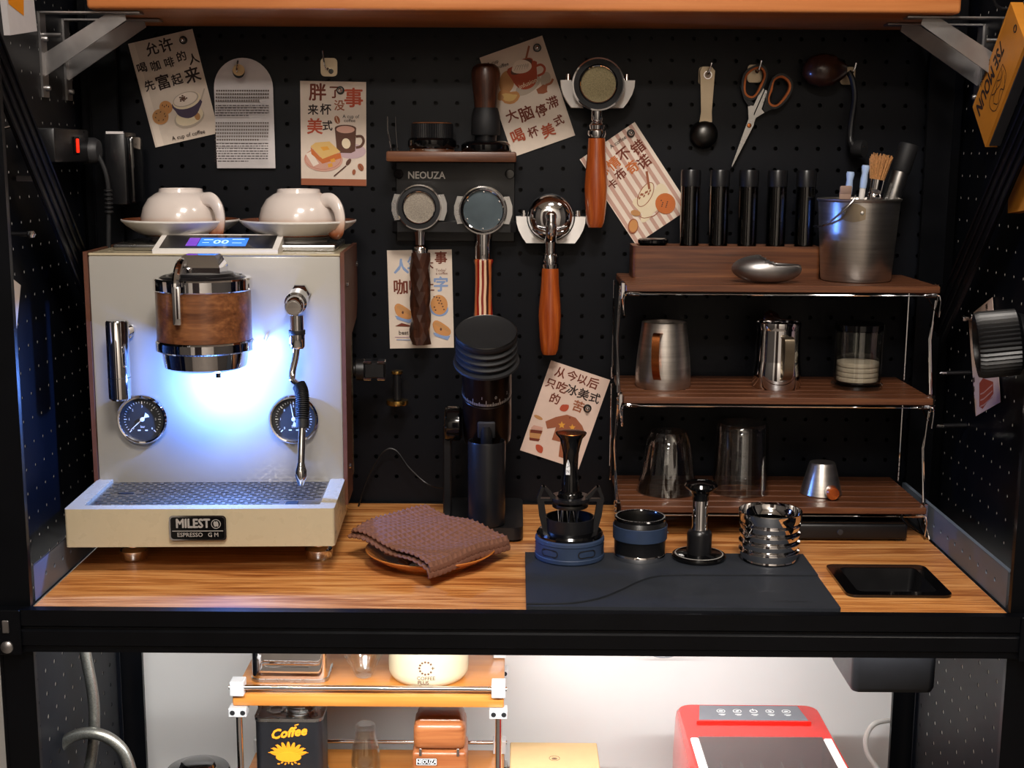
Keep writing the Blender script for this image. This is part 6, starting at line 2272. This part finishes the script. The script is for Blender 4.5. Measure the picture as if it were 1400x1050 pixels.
# little wooden box
q = at(600, 1010, Y=.305)
t = thing('wooden_box', 'small reddish wooden box with rounded lid and name plate', 'box', (q.x, .345, -.3905))
MB().box(-.0410, .0410, -.032, .032, .0, .056, .006, 3).part('box_body', 'orange_box_wood', t)
MB().box(-.0390, .0390, -.030, .032, .0565, .100, .011, 4).part('lid', 'orange_box_wood', t)
MB().box(-.036, .036, -.020, .034, .084, .1055, .010, 4).part('lid_top', 'orange_box_wood', t)
for sx in (-1, 1):
    MB().box(sx * .028 - .002, sx * .028 + .002, -.0335, -.031, .050, .062, .0006, 1).part('hinge', 'steel', t)
b = MB().prism(rrect(-.0155, -.0055, .0155, .0055, .001, 2), 0, .0010, T(-.019, -.0322, .041) @ FRONT)
npl = b.part('name_plate', 'black_gloss', t)
b = MB()
b.text('NEOUZA', .0085, T(-.019, -.0335, .041) @ FRONT, .0002, sx=.86)
b.ring(rrect(-.0150, -.0050, .0150, .0050, .001, 2), rrect(-.0143, -.0043, .0143, .0043, .0006, 2), 0, .0002, T(-.019, -.0333, .041) @ FRONT)
b.part('lettering', 'ink_white', npl)
# kraft box
q0, q1 = at(698, 1032, Y=.36), at(820, 1032, Y=.36)
zt_ = at(760, 1021, Y=.43).z
t = thing('kraft_carton', 'pale kraft carton with a small round emblem beside the amber rack', 'box', ((q0.x + q1.x) / 2, .40, -.62))
hw = (q1.x - q0.x) / 2
Hk = zt_ + .62
MB().box(-hw, hw, -.045, .045, 0, Hk - .022, .0015, 1).part('carton_body', 'kraft_box', t)
MB().box(-hw - .001, hw + .001, -.046, .046, Hk - .0215, Hk, .0015, 1).part('carton_lid', 'kraft_box', t)
b = MB()
b.ring(ell(0, -.010, .0085, n=24), ell(0, -.010, .0078, n=24), Hk, Hk + .0002)
b.prism(ell(0, -.012, .0045, .0025, 16), Hk, Hk + .0002)
b.stroke([(-.004, -.006), (0, -.0085), (.004, -.006)], .0010, Hk + .0003)
b.lathe([(.007, 0), (.0078, .0004), (.0086, 0)], 20, T(-hw + .022, -.0462, Hk - .015) @ FRONT)
b.part('emblem', 'ink_mocha', t)

# ------------------------------------------------------------------ red ice maker
ZI = -.285
t = thing('ice_maker', 'glossy red ice maker with a grey touch panel and clear lid', 'ice maker', (.350, .26, -.62))
Hi = ZI + .62
b = MB()
o = rrect(-.112, -.140, .112, .126, .022, 6)
vs, fs = [], []
n_ = len(o)
for z_, k in ((0, 1.0), (.004, 1.01), (Hi - .075, 1.0), (Hi - .016, .985), (Hi - .005, .97), (Hi, .94)):
    vs += [(x * k, y * k, z_) for x, y in o]
for r_ in range(5):
    for i in range(n_):
        j = (i + 1) % n_
        fs.append((r_ * n_ + i, r_ * n_ + j, (r_ + 1) * n_ + j, (r_ + 1) * n_ + i))
fs += [tuple(reversed(range(n_)))]
# open top in front for the lid window
ot = [(x * .94, y * .94) for x, y in o]
b.add(vs, fs)
rear = [(x, y) for x, y in ot if y > .004]
b.sheet([(max(x for x, y in ot), .004)] + rear + [(min(x for x, y in ot), .004)], Hi)
for sx in (-1, 1):
    xo = max(x for x, y in ot)
    b.sheet([(sx * .091, .004), (sx * xo, .004), (sx * xo, -.100), (sx * .091, -.100)], Hi)
    b.add([(sx * .091, .004, Hi), (sx * .091, -.12, Hi), (sx * .091, -.12, Hi - .05), (sx * .091, .004, Hi - .05)], [(0, 1, 2, 3)])
b.add([(-.091, .004, Hi), (.091, .004, Hi), (.091, .004, Hi - .05), (-.091, .004, Hi - .05)], [(0, 1, 2, 3)])
case = b.part('case', 'red_plastic', t, angle=40)
b = MB()
o1 = [(-.085, .052), (.085, .052), (.079, .109), (-.077, .109)]
b.prism(o1, Hi, Hi + .0035)
b.part('panel_bezel', 'red_plastic', case)
b = MB().prism([(-.081, .056), (.081, .056), (.0755, .1065), (-.0735, .1065)], Hi + .0030, Hi + .0042)
tp = b.part('touch_panel', 'grey_plastic', case)
b = MB()
for k in range(5):
    x_ = -.044 + .0246 * k
    M_ = T(x_, .086, Hi + .0044)
    if k != 2:
        b.ring(ell(0, 0, .0065, .0065, 20), ell(0, 0, .0056, .0056, 20), 0, .0002, M_)
        b.prism(ell(0, 0, .0032, .0020, 12, 45 * k), 0, .0002, M_)
    else:
        b.ring(ell(0, 0, .0060, .0060, 20, 0, 120, 420), ell(0, 0, .0046, .0046, 20, 0, 120, 420), 0, .0002, M_)
        b.box(-.0006, .0006, .001, .0085, 0, .0002, M=M_)
    b.box(-.005, .005, -.0125, -.0110, 0, .0002, M=M_)
    b.box(-.003, .003, -.0155, -.0145, 0, .0002, M=M_)
b.part('panel_icons', 'ink_white', tp)
MB().box(-.091, .091, -.126, .000, Hi - .060, Hi - .056).part('inner_floor', 'dark_grey', t)
for k in range(5):
    MB().box(-.058 + .029 * k - .001, -.058 + .029 * k + .001, -.100, -.010, Hi - .056, Hi - .030).part('ice_fin', 'white_plastic', t)
ld = MB().box(-.090, .090, -.127, .003, Hi + .0002, Hi + .0028, .001, 1).part('lid_window', 'lid_glass', t, label='clear smoked lid')
for sx in (-1, 1):
    MB().box(sx * .096 - .006, sx * .096 + .006, -.118, -.004, Hi, Hi + .004, .0015, 1).part('lid_hinge', 'white_plastic', ld)

# ------------------------------------------------------------------ black bin under the sunken tray
bx0, bx1 = at(1165, 920, Y=.062).x, at(1281, 920, Y=.062).x
bz = at(1220, 947, Y=.062).z
t = thing('hanging_bin', 'black plastic bin hanging below the counter under the sunken tray', 'bin')
b = MB()
o = rrect(bx0, .060, bx1, .180, .010, 5)
n_ = len(o)
cx, cy = (bx0 + bx1) / 2, .12
vs = [(x, y, -.0180) for x, y in o] + [(cx + (x - cx) * .99, cy + (y - cy) * .99, bz + .006) for x, y in o] + [(cx + (x - cx) * .95, cy + (y - cy) * .95, bz) for x, y in o]
fs = [((r_ * n_ + (i + 1) % n_), r_ * n_ + i, (r_ + 1) * n_ + i, (r_ + 1) * n_ + (i + 1) % n_) for r_ in range(2) for i in range(n_)] + [tuple(2 * n_ + i for i in reversed(range(n_)))]
b.add(vs, fs)
b.part('bin_body', 'black_plastic', t)
b = MB().prism([(0, 0), (.030, 0), (.030, -.052), (.022, -.052), (.002, -.022), (0, -.010)], 0, .050, T(bx0 - .031, .17, -.0180) @ FRONT)
b.part('white_spout', 'white_plastic', t)
# white cable at the far right
b = MB().tube(smooth_path([at(1215, 985, Y=.52), at(1195, 990, Y=.50), at(1184, 1008, Y=.48), at(1186, 1030, Y=.47), at(1200, 1052, Y=.46), at(1215, 1085, Y=.45)], 6), .0042, 10)
b.solo('white_cable', 'white_plastic', 'white cable curving down the wall beside the ice maker', 'cable')
b = MB().tube(smooth_path([at(880, 888, Y=.50), at(895, 897, Y=.50), at(915, 898, Y=.50), at(940, 890, Y=.50)], 6), .0012, 8)
b.solo('thin_wire', 'grey_plastic', 'thin grey wire sagging just under the counter above the ice maker', 'wire')
# braided hose
t = thing('braided_hose', 'braided steel water hose looping below the counter', 'hose')
P1 = [at(x, y, Y=.20) for x, y in ((112, 870), (119, 905), (127, 950), (129, 990), (126, 1030), (118, 1070), (112, 1110))]
MB().tube(smooth_path(P1, 6), .0078, 14).part('hose_run', 'braid', t)
P2 = [at(x, y, Y=.175) for x, y in ((60, 1090), (66, 1052), (84, 1018), (112, 1003), (142, 1006), (166, 1024), (178, 1052), (182, 1080))]
MB().tube(smooth_path(P2, 6), .0082, 14).part('hose_loop', 'braid', t)
e_ = at(181, 1062, Y=.175)
MB().lathe([(0, -.020), (.0090, -.020), (.0100, -.016), (.0100, .004), (.0085, .008), (0, .008)], 16, T(*e_)).part('ferrule', 'steel', t)
# glass teapot lid at the bottom
q = at(270, 1041, Y=.25)
t = thing('glass_jar', 'round greenish glass jar with a flat domed lid beside the amber rack', 'jar', (q.x, .25, -.62))
Hj = q.z + .62
MB().lathe([(0, 0), (.048, 0), (.052, .004), (.052, Hj - .030), (.046, Hj - .018), (.043, Hj - .018), (.048, Hj - .031), (.048, .006), (0, .005)], 40).part('jar_body', 'smoke_glass', t)
MB().lathe([(0, Hj - .017), (.044, Hj - .017), (.046, Hj - .014), (.044, Hj - .011), (.026, Hj - .008), (.024, Hj - .002), (.019, Hj), (0, Hj)], 40).part('jar_lid', 'smoke_glass', t)
